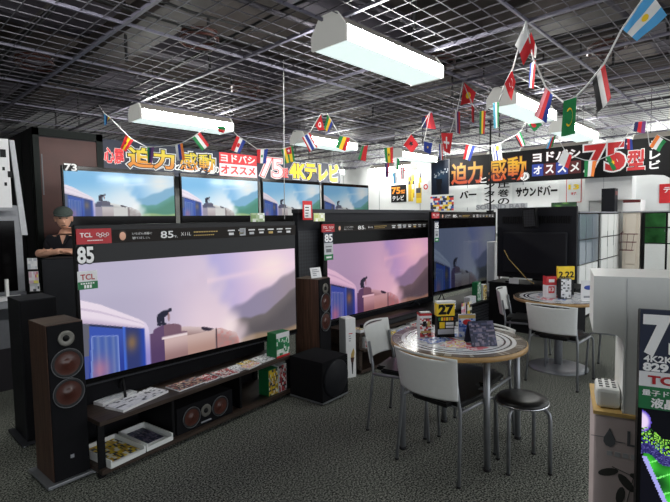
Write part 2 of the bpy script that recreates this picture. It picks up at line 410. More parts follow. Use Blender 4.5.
    if u < .243 and v < roof:
        t = (v-eave)/max(.02, roof-eave)
        c = mix((196, 178, 204), (236, 222, 236), smooth(0, .35, t))
        if abs(t-.62) < .05: c = mix(c, (186, 168, 196), .55)
        if u > .222: c = mix((150, 140, 206), (226, 212, 234), smooth(.05, .4, v))
        elif v < eave:
            c = mix((58, 84, 176), (44, 62, 150), smooth(.4, 0, v))
            if v > eave-.02: c = (46, 52, 84)
            x0 = .028+.02*v; x1 = .117+.02*v*.3
            if u < x0-.012: c = (96, 96, 108) if v > .2 else (70, 84, 150)
            d = max((x0-u)/.012, (u-x1)/.012, (v-.36+.4*(u-.03))/.02)
            if d < 0: c = mix(mix((104, 124, 178), (70, 96, 170), abs(math.sin(u*120))), (196, 120, 140), .7*math.exp(-((u-.055)**2/.0012+(v-.05)**2/.012)))
            elif d < .5: c = (120, 140, 206)
            if u > .148: c = mix((48, 58, 112), (40, 70, 170), smooth(.19, .222, u))
            if .14 < u < .150: c = (66, 104, 206)
            c = mix(c, (156, 118, 70), .75*math.exp(-((u-.172)**2/.0004+(v-.24)**2/.006)))
        if not warm: c = mix(c, (40, 84, 150) if v < eave and u < .222 else (240, 246, 250), .25)
    return c
def screen_fn(tint, gain=1.0, cast=(1, 1, 1)):
    return lambda u, v: tuple(max(0, min(255, q*gain*k)) for q, k in zip(train(u, v, tint), cast))

def tv(label, loc, rz, w, h, screen, nx, tint, gain=1, cast=(1, 1, 1), feet=.14, group='large televisions on display'):
    """local: left lower corner of the panel at x=0, front at y=0, floor of the feet at z=0"""
    t = thing('television', label, 'television', loc, rz, group)
    b = MB().box(0, .004, feet, w, .05, feet+h, 'bezel', bev=.004); b.box(w*.2, .05, feet+.06, w*.8, .085, feet+h*.6, 'black'); b.build('panel_housing', t)
    x0, z0, x1, z1 = screen
    g = MB().box(.006, .001, feet+.02, w-.006, .0045, feet+h-.006, 'black_gloss'); g.build('front_glass', t)
    if nx:
        s = MB().paint(screen_fn(tint, gain, cast), nx, int(nx*(z1-z0)/(x1-x0)), x1-x0, z1-z0, 'screen', TM(x0, -.0005, feet+z0) @ XZ, 2); s.build('screen_image', t)
    MB().box(.02, -.001, feet+.004, w-.02, .002, feet+.012, 'grey_dark').build('lower_trim', t)
    for x in (w*.14, w*.86):
        f = MB().tube([(x-.01, -.05, .009), (x, .02, feet+.012), (x-.01, .088, .009)], .009, 'black', 6); f.build('foot', t)
    return t
def logo_plate(t, x, z, w, h, y=-.012):
    p = MB().box(x, y, z, x+w, y+.008, z+h, 'tcl_red')
    p.text('TCL', TM(x+w*.1, y-.001, z+h*.45) @ XZ, 'white', h*.28, w*.34, .02)
    for i in range(5):
        cx = x+w*(.60+.07*i); cz = z+h*(.62 if i % 2 == 0 else .52)
        p.tube([(cx+w*.042*math.cos(a*PI/6), y-.002, cz+w*.042*math.sin(a*PI/6)) for a in range(12)], .0018, 'white', 4, True)
    for i in range(9): p.box(x+w*(.3+.05*i), y-.0015, z+h*.2, x+w*(.335+.05*i), y, z+h*.26, 'white')
    return p.build('logo_plate', t)
def header(t, x, z, w, h, y=-.012):
    p = MB().box(x, y+.002, z, x+w, y+.01, z+h, 'brown_strip')
    def q(a): return x+w*a
    p.text('いちばん綺麗に', TM(q(.085), y, z+h*.56) @ XZ, 'paper', h*.2, w*.085); p.text('観てほしい。', TM(q(.085), y, z+h*.22) @ XZ, 'paper', h*.2, w*.075)
    p.sphere((q(.045), y+.001, z+h*.5), h*.26, .002, h*.34, 'skin', n=10); p.sphere((q(.045), y+.002, z+h*.62), h*.32, .002, h*.34, 'hair', n=10)
    p.text('85', TM(q(.21), y, z+h*.22) @ XZ, 'white', h*.56, w*.058, .015); p.text('v.', TM(q(.273), y, z+h*.22) @ XZ, 'white', h*.2)
    p.text('X11L', TM(q(.305), y, z+h*.36) @ XZ, 'white', h*.28, w*.05)
    for k in range(10): p.box(q(.37+.013*k), y, z+h*.58, q(.379+.013*k), y+.002, z+h*.68, 'gold'); p.box(q(.37+.011*k), y, z+h*.3, q(.377+.011*k), y+.002, z+h*.38, 'gold')
    for i in range(7):
        a = .555+i*.062
        p.box(q(a), y, z+h*.6, q(a+.04), y+.002, z+h*.72, 'paper'); p.box(q(a+.006), y, z+h*(.24+.06*(i % 2)), q(a+.034), y+.002, z+h*.46, ('paper', 'gold', 'grey_light')[i % 3])
    p.box(q(.625), y, z+h*.16, q(.66), y+.0015, z+h*.84, 'grey_light')
    return p.build('header_strip', t)
def size_digits(t, x, z, w, h, y=-.008, s='85'):
    p = MB(); p.text(s, TM(x, y, z) @ XZ, 'black', h, w, .09); p.text(s, TM(x, y-.002, z) @ XZ, 'white', h, w, .035)
    return p.build('size_number', t)
def price_card(t, x, z, w, h, y=-.008):
    p = MB().box(x, y, z, x+w, y+.004, z+h, 'paper'); p.box(x, y-.001, z, x+w, y, z+h*.42, 'green')
    p.text('TCL', TM(x+w*.15, y-.001, z+h*.52) @ XZ, 'tcl_red', h*.3, w*.7, .02)
    for i in range(6): p.box(x+w*(.14+.12*i), y-.002, z+h*.28, x+w*(.22+.12*i), y-.001, z+h*.36, 'white')
    for i in range(3): p.box(x+w*(.3+.14*i), y-.002, z+h*.06, x+w*(.4+.14*i), y-.001, z+h*.24, 'white')
    return p.build('price_card', t)
t1 = tv('largest television at left with red logo plate and a bright lilac train picture', (1.035, 3.23, .36), 0, 1.87, 1.05, (.015, .05, 1.855, .80), 250, 0, .97)
logo_plate(t1, .008, 1.065, .215, .098); header(t1, .223, 1.065, 1.64, .088)
size_digits(t1, .012, .947, .093, .098); price_card(t1, .004, .775, .12, .118)
for i in range(9): pass
t2 = tv('middle television with a pink train picture, right of the walnut speaker and white price card', (3.44, 3.40, .42), 0, 2.0, 1.058, (.055, .025, 1.99, .818), 190, 0, .90, (1.0, .86, .92), .062)
logo_plate(t2, -.03, 1.011, .189, .081); header(t2, .157, 1.011, 1.83, .07)
t3 = tv('dim blue television at the right end of the row, beside the white torch box', (5.27, 3.23, .40), 0, 1.88, 1.10, (.04, .057, 1.85, .88), 120, 0, .46, (.80, .95, 1.06))
logo_plate(t3, -.03, 1.155, .18, .075); header(t3, .16, 1.15, 1.66, .065)
def size_banner(t, x, z, w, h):
    p = MB().box(x, -.014, z, x+w, -.009, z+h, 'grey_light'); p.box(x, -.015, z, x+w, -.014, z+h*.2, 'green'); p.box(x, -.015, z+h*.62, x+w, -.014, z+h, 'navy')
    p.text('85', TM(x+w*.08, -.016, z+h*.66) @ XZ, 'white', h*.26, w*.84, .03); p.box(x+w*.2, -.015, z+h*.28, x+w*.8, -.014, z+h*.4, 'grey_mid')
    p.box(x+w*.15, -.015, z+h*.46, x+w*.85, -.014, z+h*.5, 'grey_mid'); p.box(x+w*.2, -.016, z+h*.07, x+w*.8, -.015, z+h*.13, 'white')
    return p.build('size_card', t)
size_banner(t2, .0, .72, .13, .29); size_banner(t3, .03, .85, .10, .27)
# upper row at the back
UP = [(2.01, 1.53, 'upper-row television farthest left, above the largest television, partly before the maroon wall'),
      (3.63, 1.47, 'second upper-row television, beneath the orange banner characters'),
      (5.18, 1.44, 'third upper-row television, under the pink number 75 of the banner'),
      (6.70, 1.43, 'fourth upper-row television at the right end, under the yellow banner letters')]
for i, (x, w, l) in enumerate(UP):
    tv(l, (x, 6.6, 1.42), 0, w, .86, (.02, .21, w-.02, .80), 110, 1, (.96, 1.0, .9, .78)[i], (1, 1, 1), .03, 'televisions on the upper back row')
rk = thing('display_rack', 'tall black rack carrying the upper row of televisions', 'rack', (1.98, 6.45, 0))
rk_ = MB().box(0, 0, 0, 6.2, .5, 1.38, 'black_matte'); rk_.build('body', rk); MB().box(-.01, -.01, 1.38, 6.21, .52, 1.42, 'black').build('shelf', rk)
for i, px in enumerate((.13, 1.7, 3.22)):   # small number cards stuck on
    pass
sn = MB().box(2.03, 6.585, 2.235, 2.19, 6.59, 2.33, 'black'); sn.text('73', TM(2.04, 6.583, 2.24) @ XZ, 'white', .085, .14, .03)
tag(sn.build('number_card'), 'small card reading 73 on the top left corner of the upper-row television', 'card')
bc = [(at(185, 222, 4.8), 'pair of tiny coloured stickers on the dark edge above the largest television', (120, 150, 90)), (at(275, 220, 5.0), 'tiny yellow-green card above the right end of the largest television', (190, 200, 110))]
for p, l, c in bc:
    x = MB(); x.paint(lambda u, v, c=c: mix(c, (240, 240, 240), hsh(int(u*6), int(v*4))), 8, 5, .15, .08, 'attr', TM() @ XZ); x.box(0, .001, -.0, .15, .006, .08, 'paper')
    tag(x.build('sticker_card', loc=(p.x, 3.30, 1.545)), l, 'card')
# black slab (back of another set) standing behind the middle television
s_ = thing('rear_display', 'wide black display back with diamond mesh behind the middle television', 'display', (3.18, 3.5, 0))
q = MB().box(0, 0, .0, 2.55, .07, 1.66, 'black_panel'); q.build('panel', s_)
MB().box(.0, -.006, .55, .33, 0, 1.45, 'mesh_panel').build('mesh', s_); MB().box(-.005, -.012, 1.63, 2.56, .08, 1.67, 'grey_dark').build('top_cap', s_)
cr = thing('price_card', 'red-bordered white price card on top of the black display back', 'card', (3.2, 3.44, 1.56))
MB().box(0, 0, 0, .13, .004, .19, 'red').build('backing', cr); k = MB().box(.02, -.003, .02, .11, 0, .15, 'paper')
for i in range(4): k.box(.03, -.004, .035+.028*i, .07+.03*hsh(i, 2), -.003, .045+.028*i, 'grey_dark')
k.build('card_face', cr)
# television turned round at the far right of the row: its back
tb = thing('television', 'big black television turned so its vented back faces the tables', 'television', (6.4, 2.88, 0), R(-90), 'large televisions on display')
q = MB().box(0, .01, .72, 1.04, .06, 1.68, 'black_panel', bev=.006); q.build('panel_housing', tb)
q = MB().box(.1, -.04, .78, .94, .01, 1.35, 'black_panel', bev=.02); q.build('rear_cover', tb)
q = MB()
for i in range(30): q.box(.08+.03*i, -.002, 1.47, .095+.03*i, .012, 1.56, 'black')
q.build('vent_slots', tb)
q = MB()
for x in (.2, .84): q = MB().box(x-.03, -.1, .661, x+.03, .2, .68, 'black'); q.box(x-.02, .0, .68, x+.02, .05, .74, 'black'); q.build('foot', tb)
q = MB().tube([(.13, -.05, 1.1), (.2, -.06, .98), (.38, -.07, .80), (.46, -.08, .72), (.56, -.1, .672)], .0045, 'gold', 6); q.build('cable', tb)
q = thing('television_stand', 'low black stand below the turned-round television', 'stand', (6.4, 2.9, 0), R(-90)); MB().box(-.02, -.15, 0, 1.1, .3, .64, 'black_matte').build('body', q); MB().box(-.03, -.16, .64, 1.11, .31, .66, 'black').build('top_panel', q)
p = MB().box(0, -.006, 0, .13, 0, .075, 'paper')
tag(p.build('price_tag', loc=(6.22, 2.62, .661), rz=R(-90)), 'small blank white tag on the back of the turned-round television', 'card')
p = thing('small_speaker', 'small black tilted speaker hooked on top of the turned-round television', 'speaker', (6.32, 2.46, 1.40), R(-90))
MB().box(0, -.05, 0, .18, .04, .26, 'black', bev=.008, T=Matrix.Rotation(R(-5), 4, 'Y')).build('body', p); MB().box(.02, -.054, .02, .16, -.05, .24, 'mesh_panel', T=Matrix.Rotation(R(-5), 4, 'Y')).build('grille', p)
p = thing('ceiling_pole', 'thin black pole hanging from the lattice beside the orange banner', 'pole', (6.7, 3.12, 0)); MB().tube([(0, 0, 1.65), (0, 0, 2.98)], .014, 'black', 8).build('rod', p); MB().box(-.03, -.03, 2.95, .03, .03, 2.98, 'black').build('mount', p); MB().box(-.04, -.04, 1.6, .04, .04, 1.66, 'black').build('foot_clamp', p)
p = MB().tube([at(283.5, 60, 4.6), at(284.5, 219, 4.6)], .004, 'wire', 6)
tag(p.build('hanging_wire'), 'thin steel wire hanging down from the ceiling before the upper televisions', 'wire')

# ================================================================= STANDS AND WHAT IS ON THEM
ST = Matrix.Translation((1.025, 2.93, 0)) @ Matrix.Rotation(R(6), 4, 'Z')
def on_stand(x, y, z): return ST @ Vector((x, y, z))
st = thing('television_stand', 'long dark walnut stand with open shelves under the largest television', 'stand', (1.025, 2.93, 0), R(6))
MB().box(0, 0, .335, 1.71, .5, .362, 'stand_wood').build('top_panel', st)
MB().box(.0, .0, .03, 1.71, .5, .058, 'stand_wood').build('bottom_panel', st)
for x in (0, 1.67): MB().box(x, .03, .0, x+.04, .05, .335, 'black').build('post', st); MB().box(x, .45, .0, x+.04, .47, .335, 'black').build('post', st)
MB().box(.515, .04, .058, .535, .48, .335, 'black').build('divider', st); MB().box(1.13, .04, .058, 1.15, .48, .335, 'black').build('divider', st)
MB().box(0, .48, .03, 1.71, .5, .335, 'black_matte').build('back_panel', st); MB().box(.02, .33, .362, 1.69, .345, .485, 'black_matte').build('rear_board', st)
PAL = {'news': [(228, 228, 230), (210, 212, 216), (232, 232, 236), (90, 92, 98), (236, 236, 238)], 'red': [(220, 214, 214), (176, 40, 48), (196, 60, 66), (238, 234, 230), (60, 40, 44)],
       'mag': [(120, 70, 70), (40, 40, 52), (170, 110, 90), (70, 60, 90), (200, 180, 160)], 'yel': [(230, 200, 50), (60, 60, 66), (240, 236, 220), (200, 160, 40)],
       'mix': [(220, 60, 60), (240, 240, 240), (60, 90, 170), (240, 200, 60), (50, 50, 60)], 'green': [(20, 120, 70), (230, 236, 230), (40, 150, 90), (210, 220, 210)], 'white': [(238, 238, 240), (226, 228, 232), (200, 204, 212)],
       'dark': [(40, 44, 70), (66, 72, 104), (96, 92, 120), (130, 120, 140), (48, 50, 72)], 'pink': [(226, 196, 210), (240, 236, 240), (220, 120, 140), (240, 230, 120)], 'blue': [(70, 100, 180), (220, 226, 240), (150, 170, 220)]}
def blocks(seed, pal, nx=8, ny=6):
    P_ = PAL[pal]
    def fn(u, v):
        i = int(u*nx*(.6+.8*hsh(seed, int(v*ny)))); j = int(v*ny); return P_[int(hsh(seed, i, j)*len(P_)) % len(P_)]
    return fn
def sheet(name, label, cat, loc, rz, w, d, h, pal, seed, group=None, face='attr', n=(40, 26)):
    """a flat printed leaflet or stack lying on something"""
    t = MB().box(0, 0, 0, w, d, h, 'paper'); t.paint(blocks(seed, pal, 16, 11), n[0], n[1], w-.004, d-.004, face, TM(.002, .002, h+.0006))
    return tag(t.build(name, loc=loc, rz=rz), label, cat, group)
G = 'leaflets along the edge of the walnut stand'
SH = [(.16, .02, .38, .17, .016, 'news', 12, 'stack of white leaflets with red heading at the left end of the walnut stand'),
      (.13, .22, .26, .10, .02, 'white', 8, 'slim white remote-sized box lying behind the leaflet stack'),
      (.58, .04, .26, .16, .008, 'mag', 2, 'dark brown magazine lying right of the white leaflet stack'),
      (.80, .03, .14, .15, .006, 'red', 5, 'red and white leaflet lying before the dark steam engine picture'),
      (.95, .02, .16, .16, .007, 'red', -3, 'mostly red leaflet near the middle of the walnut stand'),
      (1.12, .03, .12, .15, .006, 'news', 4, 'grey and white leaflet with small text, middle of the stand'),
      (1.25, .05, .13, .15, .007, 'yel', 6, 'yellow and black leaflet among the papers on the stand'),
      (1.18, -.02, .17, .10, .010, 'pink', 10, 'pale leaflet jutting over the front edge of the walnut stand'),
      (1.39, .04, .22, .17, .006, 'news', 2, 'pale grey leaflet with tiny text at the right of the stand')]
for i, (x, y, w, d, h, pal, rz, l) in enumerate(SH):
    z = .3625 if i != 7 else .3705
    sheet('leaflet', l, 'leaflet', on_stand(x, y, z), R(6+rz), w, d, h, pal, i+3, G)
# trays
def tray(label, loc, rz, w, d):
    t = thing('document_tray', label, 'tray', loc, rz, 'white letter trays on the lowest shelf')
    m = MB().box(0, 0, 0, w, d, .008, 'white_plastic'); m.box(0, 0, .008, .01, d, .05, 'white_plastic'); m.box(w-.01, 0, .008, w, d, .05, 'white_plastic'); m.box(0, d-.01, .008, w, d, .05, 'white_plastic')
    m.box(.01, 0, .008, w-.01, .008, .03, 'white_plastic'); m.build('tray_body', t); return t
tray('white letter tray holding a leaflet with yellow spots, lowest shelf by the walnut speaker', on_stand(.045, -.02, .0585), R(10), .24, .34)
sheet('leaflet', 'pale leaflet with yellow spots lying in the left letter tray', 'leaflet', on_stand(.062, .015, .068), R(10), .205, .30, .012, 'yel', 40)
tray('second white letter tray, right of the yellow-spotted one, half empty', on_stand(.295, .0, .0585), R(8), .20, .34)
sheet('leaflet', 'dark brochure lying in the right letter tray', 'leaflet', on_stand(.312, .06, .068), R(8), .155, .26, .01, 'dark', 41)
# centre speaker
def driver(mb_parent, x, y, z, r, name='woofer', tilt=None):
    T = TM(x, y, z) @ XZ
    o = MB().lathe([(r, 0), (r*1.01, .005), (r*.985, .007), (r*.95, .004)], 'cone_ring', 32, T)
    o.lathe([(r*.955, .004), (r*.90, .007), (r*.80, .004)], 'rubber', 32, T); o.build('surround', mb_parent)
    c = MB().lathe([(r*.81, .004), (r*.34, .0008), (r*.30, .003), (r*.14, .009), (.0001, .010)], 'cone', 32, T); return c.build(name, mb_parent)
def tweeter(p, x, y, z, r):
    T = TM(x, y, z) @ XZ
    o = MB().lathe([(r, 0), (r, .006), (r*.9, .008), (r*.5, .002), (r*.42, .002)], 'tweeter', 28, T); o.lathe([(r*.42, .002), (r*.3, .012), (.0001, .016)], 'black', 20, T); return o.build('tweeter', p)
cs = thing('centre_speaker', 'black centre speaker with two brown cones in the middle of the walnut stand', 'speaker', on_stand(.545, .03, .0585), R(6))
MB().box(0, .0, 0, .5, .3, .19, 'black_matte', bev=.004).build('cabinet', cs)
driver(cs, .12, -.002, .095, .075); tweeter(cs, .245, -.002, .105, .045); driver(cs, .375, -.002, .095, .075); MB().box(.2, -.003, .02, .29, 0, .03, 'grey').build('badge', cs)
# cartons
def carton(name, label, loc, rz, w, d, h, pal, seed, side='green', cat='box', extra=None, group=None):
    t = thing(name, label, cat, loc, rz, group)
    m = MB().box(0, 0, 0, w, d, h, side); m.paint(blocks(seed, pal, 9, 12), 24, 30, w-.006, h-.006, 'attr', TM(.003, -.0008, .003) @ XZ)
    if extra: extra(m, w, h)
    m.build('carton_body', t); MB().box(.0, .0, h, w, d, h+.002, 'paper' if side != 'green' else 'green').build('flap', t); return t
def gx(m, w, h):
    m.box(0, -.0016, h*.8, w, -.0008, h, 'paper'); m.box(0, -.0016, 0, w, -.0008, h*.08, 'red'); m.box(w*.1, -.002, h*.34, w*.55, -.001, h*.62, 'green')
carton('product_carton', 'green and white carton standing on the right end of the walnut stand', on_stand(1.545, .03, .363), R(6), .165, .12, .215, 'green', 51, 'green', extra=gx)
carton('product_carton', 'yellow carton on the lower shelf beneath the green carton', on_stand(1.44, .03, .0585), R(6), .115, .12, .225, 'yel', 52, 'green')
carton('product_carton', 'red and white carton on the lower shelf beside the subwoofer', on_stand(1.563, .03, .0585), R(6), .10, .12, .235, 'red', 53, 'paper')

# ================================================================= LOUDSPEAKERS
def tower(label, loc, rz, w, d, h, side='walnut', base=True, z_dr=(.88, .73, .55), cards=False, grp='floorstanding speakers'):
    t = thing('floor_speaker', label, 'speaker', loc, rz, grp)
    z0 = .03
    c = MB().box(0, 0, z0, w, d, h, side, bev=.003); c.box(0.001, 0, h-.002, w-.001, d, h+.001, 'walnut_grey' if side == 'walnut' else side); c.build('cabinet', t)
    f = MB().box(.004, -.012, z0+.004, w-.004, 0, h-.004, 'black_matte', bev=.003); f.build('baffle', t)
    if base:
        b = MB().box(-.04, -.03, .012, w+.04, d+.03, z0, 'steel' if side == 'walnut' else 'grey_dark', bev=.003); b.build('plinth', t)
        for x, y in ((-.02, -.015), (w+.02, -.015), (-.02, d+.015), (w+.02, d+.015)): MB().lathe([(.014, .012), (.016, .006), (.004, 0)], 'chrome', 10, TM(x, y, 0)).build('spike', t)
    r = w*.43
    if z_dr:
        tweeter(t, w/2, -.014, z_dr[0], r*.52); driver(t, w/2, -.014, z_dr[1], r); driver(t, w/2, -.014, z_dr[2], r)
        MB().box(w*.45, -.015, .15, w*.55, -.012, .17, 'grey').build('badge', t)
    return t
tower('tall walnut floor speaker at far left with two brown cones, beside the largest television', (.80, 3.06, 0), R(3), .206, .28, .97)
tower('black floor speaker behind the far left walnut speaker', (.845, 3.80, 0), R(0), .23, .32, 1.03, 'black_panel', True, None)
tower('walnut floor speaker between the two big televisions with a white card on top', (3.07, 3.115, 0), R(14), .215, .26, 1.0, 'walnut', False, (.905, .77, .585))
p = thing('price_card', 'white price card standing on the walnut speaker between the televisions', 'card', (3.09, 3.22, 1.003), R(-10)); MB().box(0, 0, 0, .12, .004, .1, 'paper', T=Matrix.Rotation(R(-14), 4, 'X')).build('card_face', p)
k = MB()
for i in range(4): k.box(.02, -.002, .02+.018*i, .06+.04*hsh(i, 7), -.0005, .028+.018*i, 'grey', T=Matrix.Rotation(R(-14), 4, 'X'))
k.build('print', p)
t = thing('floor_speaker', 'broad dark grey speaker the man leans on', 'speaker', (1.32, 5.04, 0), R(-40), 'floorstanding speakers')
MB().box(0, 0, .02, .36, .3, 1.235, 'black_panel', bev=.006).build('cabinet', t); MB().box(.008, -.014, .03, .352, 0, 1.225, 'grey_dark', bev=.004).build('grille', t); MB().box(-.02, -.02, 0, .38, .32, .02, 'black').build('plinth', t)
# subwoofer
t = thing('subwoofer', 'black cube subwoofer on the carpet right of the walnut stand', 'speaker', (2.705, 2.715, 0), R(4))
MB().box(0, 0, .025, .35, .38, .37, 'black_matte', bev=.006).build('cabinet', t)
g = MB().lathe([(.158, 0), (.16, .012), (.15, .02), (.0001, .026)], 'black_panel', 40, TM(.175, 0, .2) @ XZ); g.build('round_grille', t)
MB().box(.165, -.004, .05, .185, 0, .075, 'grey_light').build('badge', t); MB().box(.0, -.0, .012, .35, .38, .025, 'steel').build('base_plate', t)
for x, y in ((.03, .03), (.32, .03), (.03, .35), (.32, .35)): MB().lathe([(.015, .012), (.015, 0), (.0001, 0)], 'rubber', 10, TM(x, y, 0)).build('foot', t)

# ================================================================= TORCH BOXES, MIDDLE STAND
def torch_box(label, loc, rz, w, d, h, grp='white boxes with a torch picture'):
    t = thing('product_carton', label, 'box', loc, rz, grp)
    m = MB().box(0, 0, 0, w, d, h, 'white', bev=.002); m.build('carton_body', t)
    a = MB().prism([(w*.58, h*.06), (w*.66, h*.06), (w*.72, h*.26), (w*.52, h*.26)], 0, .0012, 'grey_dark', XZ)
    a.prism([(w*.5, h*.26), (w*.74, h*.26), (w*.82, h*.34), (w*.44, h*.34)], 0, .0014, 'cone', XZ)
    a.prism([(w*.48, h*.34), (w*.78, h*.34), (w*.86, h*.42), (w*.76, h*.5), (w*.6, h*.44), (w*.5, h*.4)], 0, .0012, 'gold', XZ); a.build('torch_picture', t)
    p = MB()
    for i in range(4): p.box(w*.3, -.001, h*(.62+.04*i), w*(.4+.3*hsh(i, 3)), 0, h*(.634+.04*i), 'red' if i == 3 else 'grey')
    p.build('print', t)
    MB().box(-.001, .01, h*.02, 0, d-.01, h*.98, 'blue' if False else 'grey_light').build('side_panel', t); return t
torch_box('tall white carton with a torch picture standing on the carpet by the subwoofer', (3.355, 3.03, 0), R(-20), .11, .14, .59)
torch_box('narrow white carton with a torch picture standing beside the dim blue television', (6.56, 2.98, .47), R(0), .25, .12, .73)
st2 = thing('television_stand', 'dark wood stand with a stepped shelf under the middle television', 'stand', (3.52, 2.94, 0), 0)
MB().box(0, .05, .39, 1.32, .5, .42, 'stand_wood').build('top_panel', st2); MB().box(0, .0, .24, 1.32, .5, .262, 'stand_wood').build('shelf', st2); MB().box(0, .03, .02, 1.32, .5, .05, 'stand_wood').build('bottom_panel', st2)
for x in (0, 1.28): MB().box(x, .06, 0, x+.04, .49, .39, 'stand_wood').build('side_panel', st2)
MB().box(.04, .47, .05, 1.28, .49, .39, 'black_matte').build('back_panel', st2)
sb = thing('soundbar', 'long black soundbar lying before the middle television', 'soundbar', (3.62, 3.0, .4205)); MB().box(0, 0, 0, 1.15, .08, .065, 'black', bev=.008).build('body', sb); MB().box(.02, -.003, .01, 1.13, 0, .05, 'mesh_panel').build('grille', sb)
GM = 'small colourful boxes under the middle television'
for i in range(8):
    x = 3.58+i*.135; pal = ('red', 'mix', 'pink', 'yel', 'blue', 'mix', 'red', 'green')[i]
    nm = ('red', 'many-coloured', 'pink', 'yellow', 'blue', 'patchwork', 'red-striped', 'green')[i]
    pos = ('first from the left', 'second from the left', 'third from the left', 'fourth from the left', 'fourth from the right', 'third from the right', 'second from the right', 'rightmost')[i]
    carton('product_box', f'small {nm} box on the shelf below the soundbar, {pos}', (x, 2.97, .2625), R(hsh(i, 1)*8-4), .11, .07, .09+.03*hsh(i, 8), pal, 60+i, 'paper', group=GM)
sheet('catalogue', 'tan printed catalogue on the shelf edge just behind the left white chair', 'catalogue', (3.54, 3.0, .421), R(3), .10, .2, .03, 'yel', 80)
# slatted cabinet below the dim television
sc_ = thing('television_stand', 'low black stand with horizontal slats under the dim blue television', 'stand', (4.9, 2.93, 0), 0)
MB().box(0, .02, .03, 1.98, .55, .375, 'black_matte').build('body', sc_); MB().box(-.01, -.01, .375, 1.99, .56, .40, 'black').build('top_panel', sc_)
m = MB()
for i in range(8): m.box(.01, -.002, .05+.04*i, 1.97, .02, .073+.04*i, 'grey_dark')
m.build('slat_front', sc_); MB().box(.02, .04, 0, 1.96, .52, .03, 'black').build('base', sc_)
tag(MB().box(6.50, 2.94, .4, 6.86, 3.14, .468, 'grey').build('riser_box'), 'low grey riser under the narrow torch carton', 'box')
GS = 'things on the slatted stand'
carton('product_box', 'white and pink box on the left of the slatted stand, behind the number 27', (5.0, 2.96, .4005), R(5), .17, .08, .12, 'pink', 90, 'paper', group=GS)
carton('product_box', 'pale grey box with dark print on the slatted stand', (5.22, 2.97, .4005), R(-4), .16, .08, .10, 'news', 91, 'paper', group=GS)
carton('product_box', 'tall green carton standing on the slatted stand', (6.02, 2.98, .4005), R(3), .12, .08, .26, 'green', 92, 'green', group=GS)
carton('product_box', 'yellow and white carton next to the tall green carton', (6.17, 2.97, .4005), R(-3), .11, .08, .21, 'yel', 93, 'paper', group=GS)
carton('product_box', 'white low box below the green carton at the end of the slatted stand', (5.74, 2.95, .4005), R(3), .2, .08, .09, 'white', 94, 'paper', group=GS)
for i, (x, pal, l) in enumerate(((5.44, 'pink', 'pink and white paper tag hanging over the slatted stand'), (5.60, 'yel', 'white tag with yellow figures hanging over the slatted stand'))):
    m = MB().box(0, 0, 0, .12, .003, .24, 'paper'); m.paint(blocks(95+i, pal, 3, 6), 9, 12, .118, .238, 'attr', TM(.001, -.0008, .001) @ XZ)
    tag(m.build('price_tag', loc=(x, 2.912, .22)), l, 'card', GS)

# ================================================================= TABLES, CHAIRS, STOOL
def tabletop_art(px, py):
    r = math.hypot(px, py); a = math.atan2(py, px)
    if r > .965: return (96, 84, 72)
    if r > .86: return (96, 90, 84) if hsh(int(a*30), 2) > .25 else (150, 146, 140)
    if .80 < r: return (214, 216, 220)
    if .765 < r: return (44, 48, 60)
    if .71 < r: return (206, 210, 216)
    if .685 < r: return (60, 66, 82)
    k = py*.97+px*.25; l = -(px*.97-py*.25)
    if .02 < l < .30 and abs(k) < .62: return ((196, 84, 96), (226, 200, 206), (210, 120, 130))[int(hsh(int(k*14), int(l*26))*3)]
    if -.22 < l < -.02 and abs(k) < .5: return ((90, 110, 170), (200, 208, 226), (120, 140, 190))[int(hsh(int(k*16), int(l*30), 4)*3)]
    if .36 < l < .5 and abs(k) < .4: return ((150, 160, 180), (222, 224, 228), (216, 170, 176))[int(hsh(int(k*18), int(l*30), 5)*3)]
    return (216, 218, 222) if hsh(int(px*22), int(py*22), 3) > .2 else (176, 184, 196)
def disc(r, z, nr=34, na=120, rot=0):
    m = MB(); vs = []; fs = []; cs = []
    for i in range(nr+1):
        for j in range(na): a = 2*PI*j/na; q = r*i/nr; vs.append((q*math.cos(a), q*math.sin(a), z))
    for i in range(nr):
        for j in range(na):
            j2 = (j+1) % na; a = 2*PI*(j+.5)/na; q = (i+.5)/nr
            fs.append((i*na+j, i*na+j2, (i+1)*na+j2, (i+1)*na+j)[::-1] if i else (j, na+j2, na+j)[::-1]); cs.append(lin(tabletop_art(q*math.cos(a+rot), q*math.sin(a+rot))))
    return m.add(vs, fs, 'attr_gloss', False, cs)
tb1 = thing('round_table', 'round four-legged table with printed top in the foreground, the number 27 card on it', 'table', (2.865, 1.565, 0))
m = MB().lathe([(.0001, .695), (.435, .695), (.45, .70), (.45, .724), (.444, .729), (.0001, .729)], 'rim_wood', 64); m.build('tabletop', tb1)
disc(.443, .7305).build('printed_top', tb1)
m = MB()
LG = [(-.205, -.315), (.335, -.285), (-.315, .235), (.245, .245)]
for x, y in LG: MB().tube([(x*.97, y*.97, .695), (x, y, .02)], .02, 'steel', 12).tube([(x, y, .02), (x, y, 0)], .024, 'rubber', 10).build('leg', tb1)
m.tube([(x*.97, y*.97, .675) for x, y in (LG[0], LG[1], LG[3], LG[2])], .014, 'steel', 8, True); m.build('apron_ring', tb1)
tb2 = thing('round_table', 'round pedestal table with printed top farther back, by the white chairs and refrigerators', 'table', (5.03, 1.6, 0))
MB().lathe([(.0001, .70), (.42, .70), (.435, .705), (.435, .728), (.43, .731), (.0001, .731)], 'rim_wood', 56).build('tabletop', tb2)
disc(.43, .7325, 24, 90, 1.2).build('printed_top', tb2)
MB().tube([(0, 0, .02), (0, 0, .70)], .04, 'steel', 14).build('pedestal', tb2); MB().lathe([(.0001, 0), (.28, 0), (.28, .012), (.2, .025), (.05, .04), (.0001, .04)], 'steel', 40).build('base_plate', tb2)

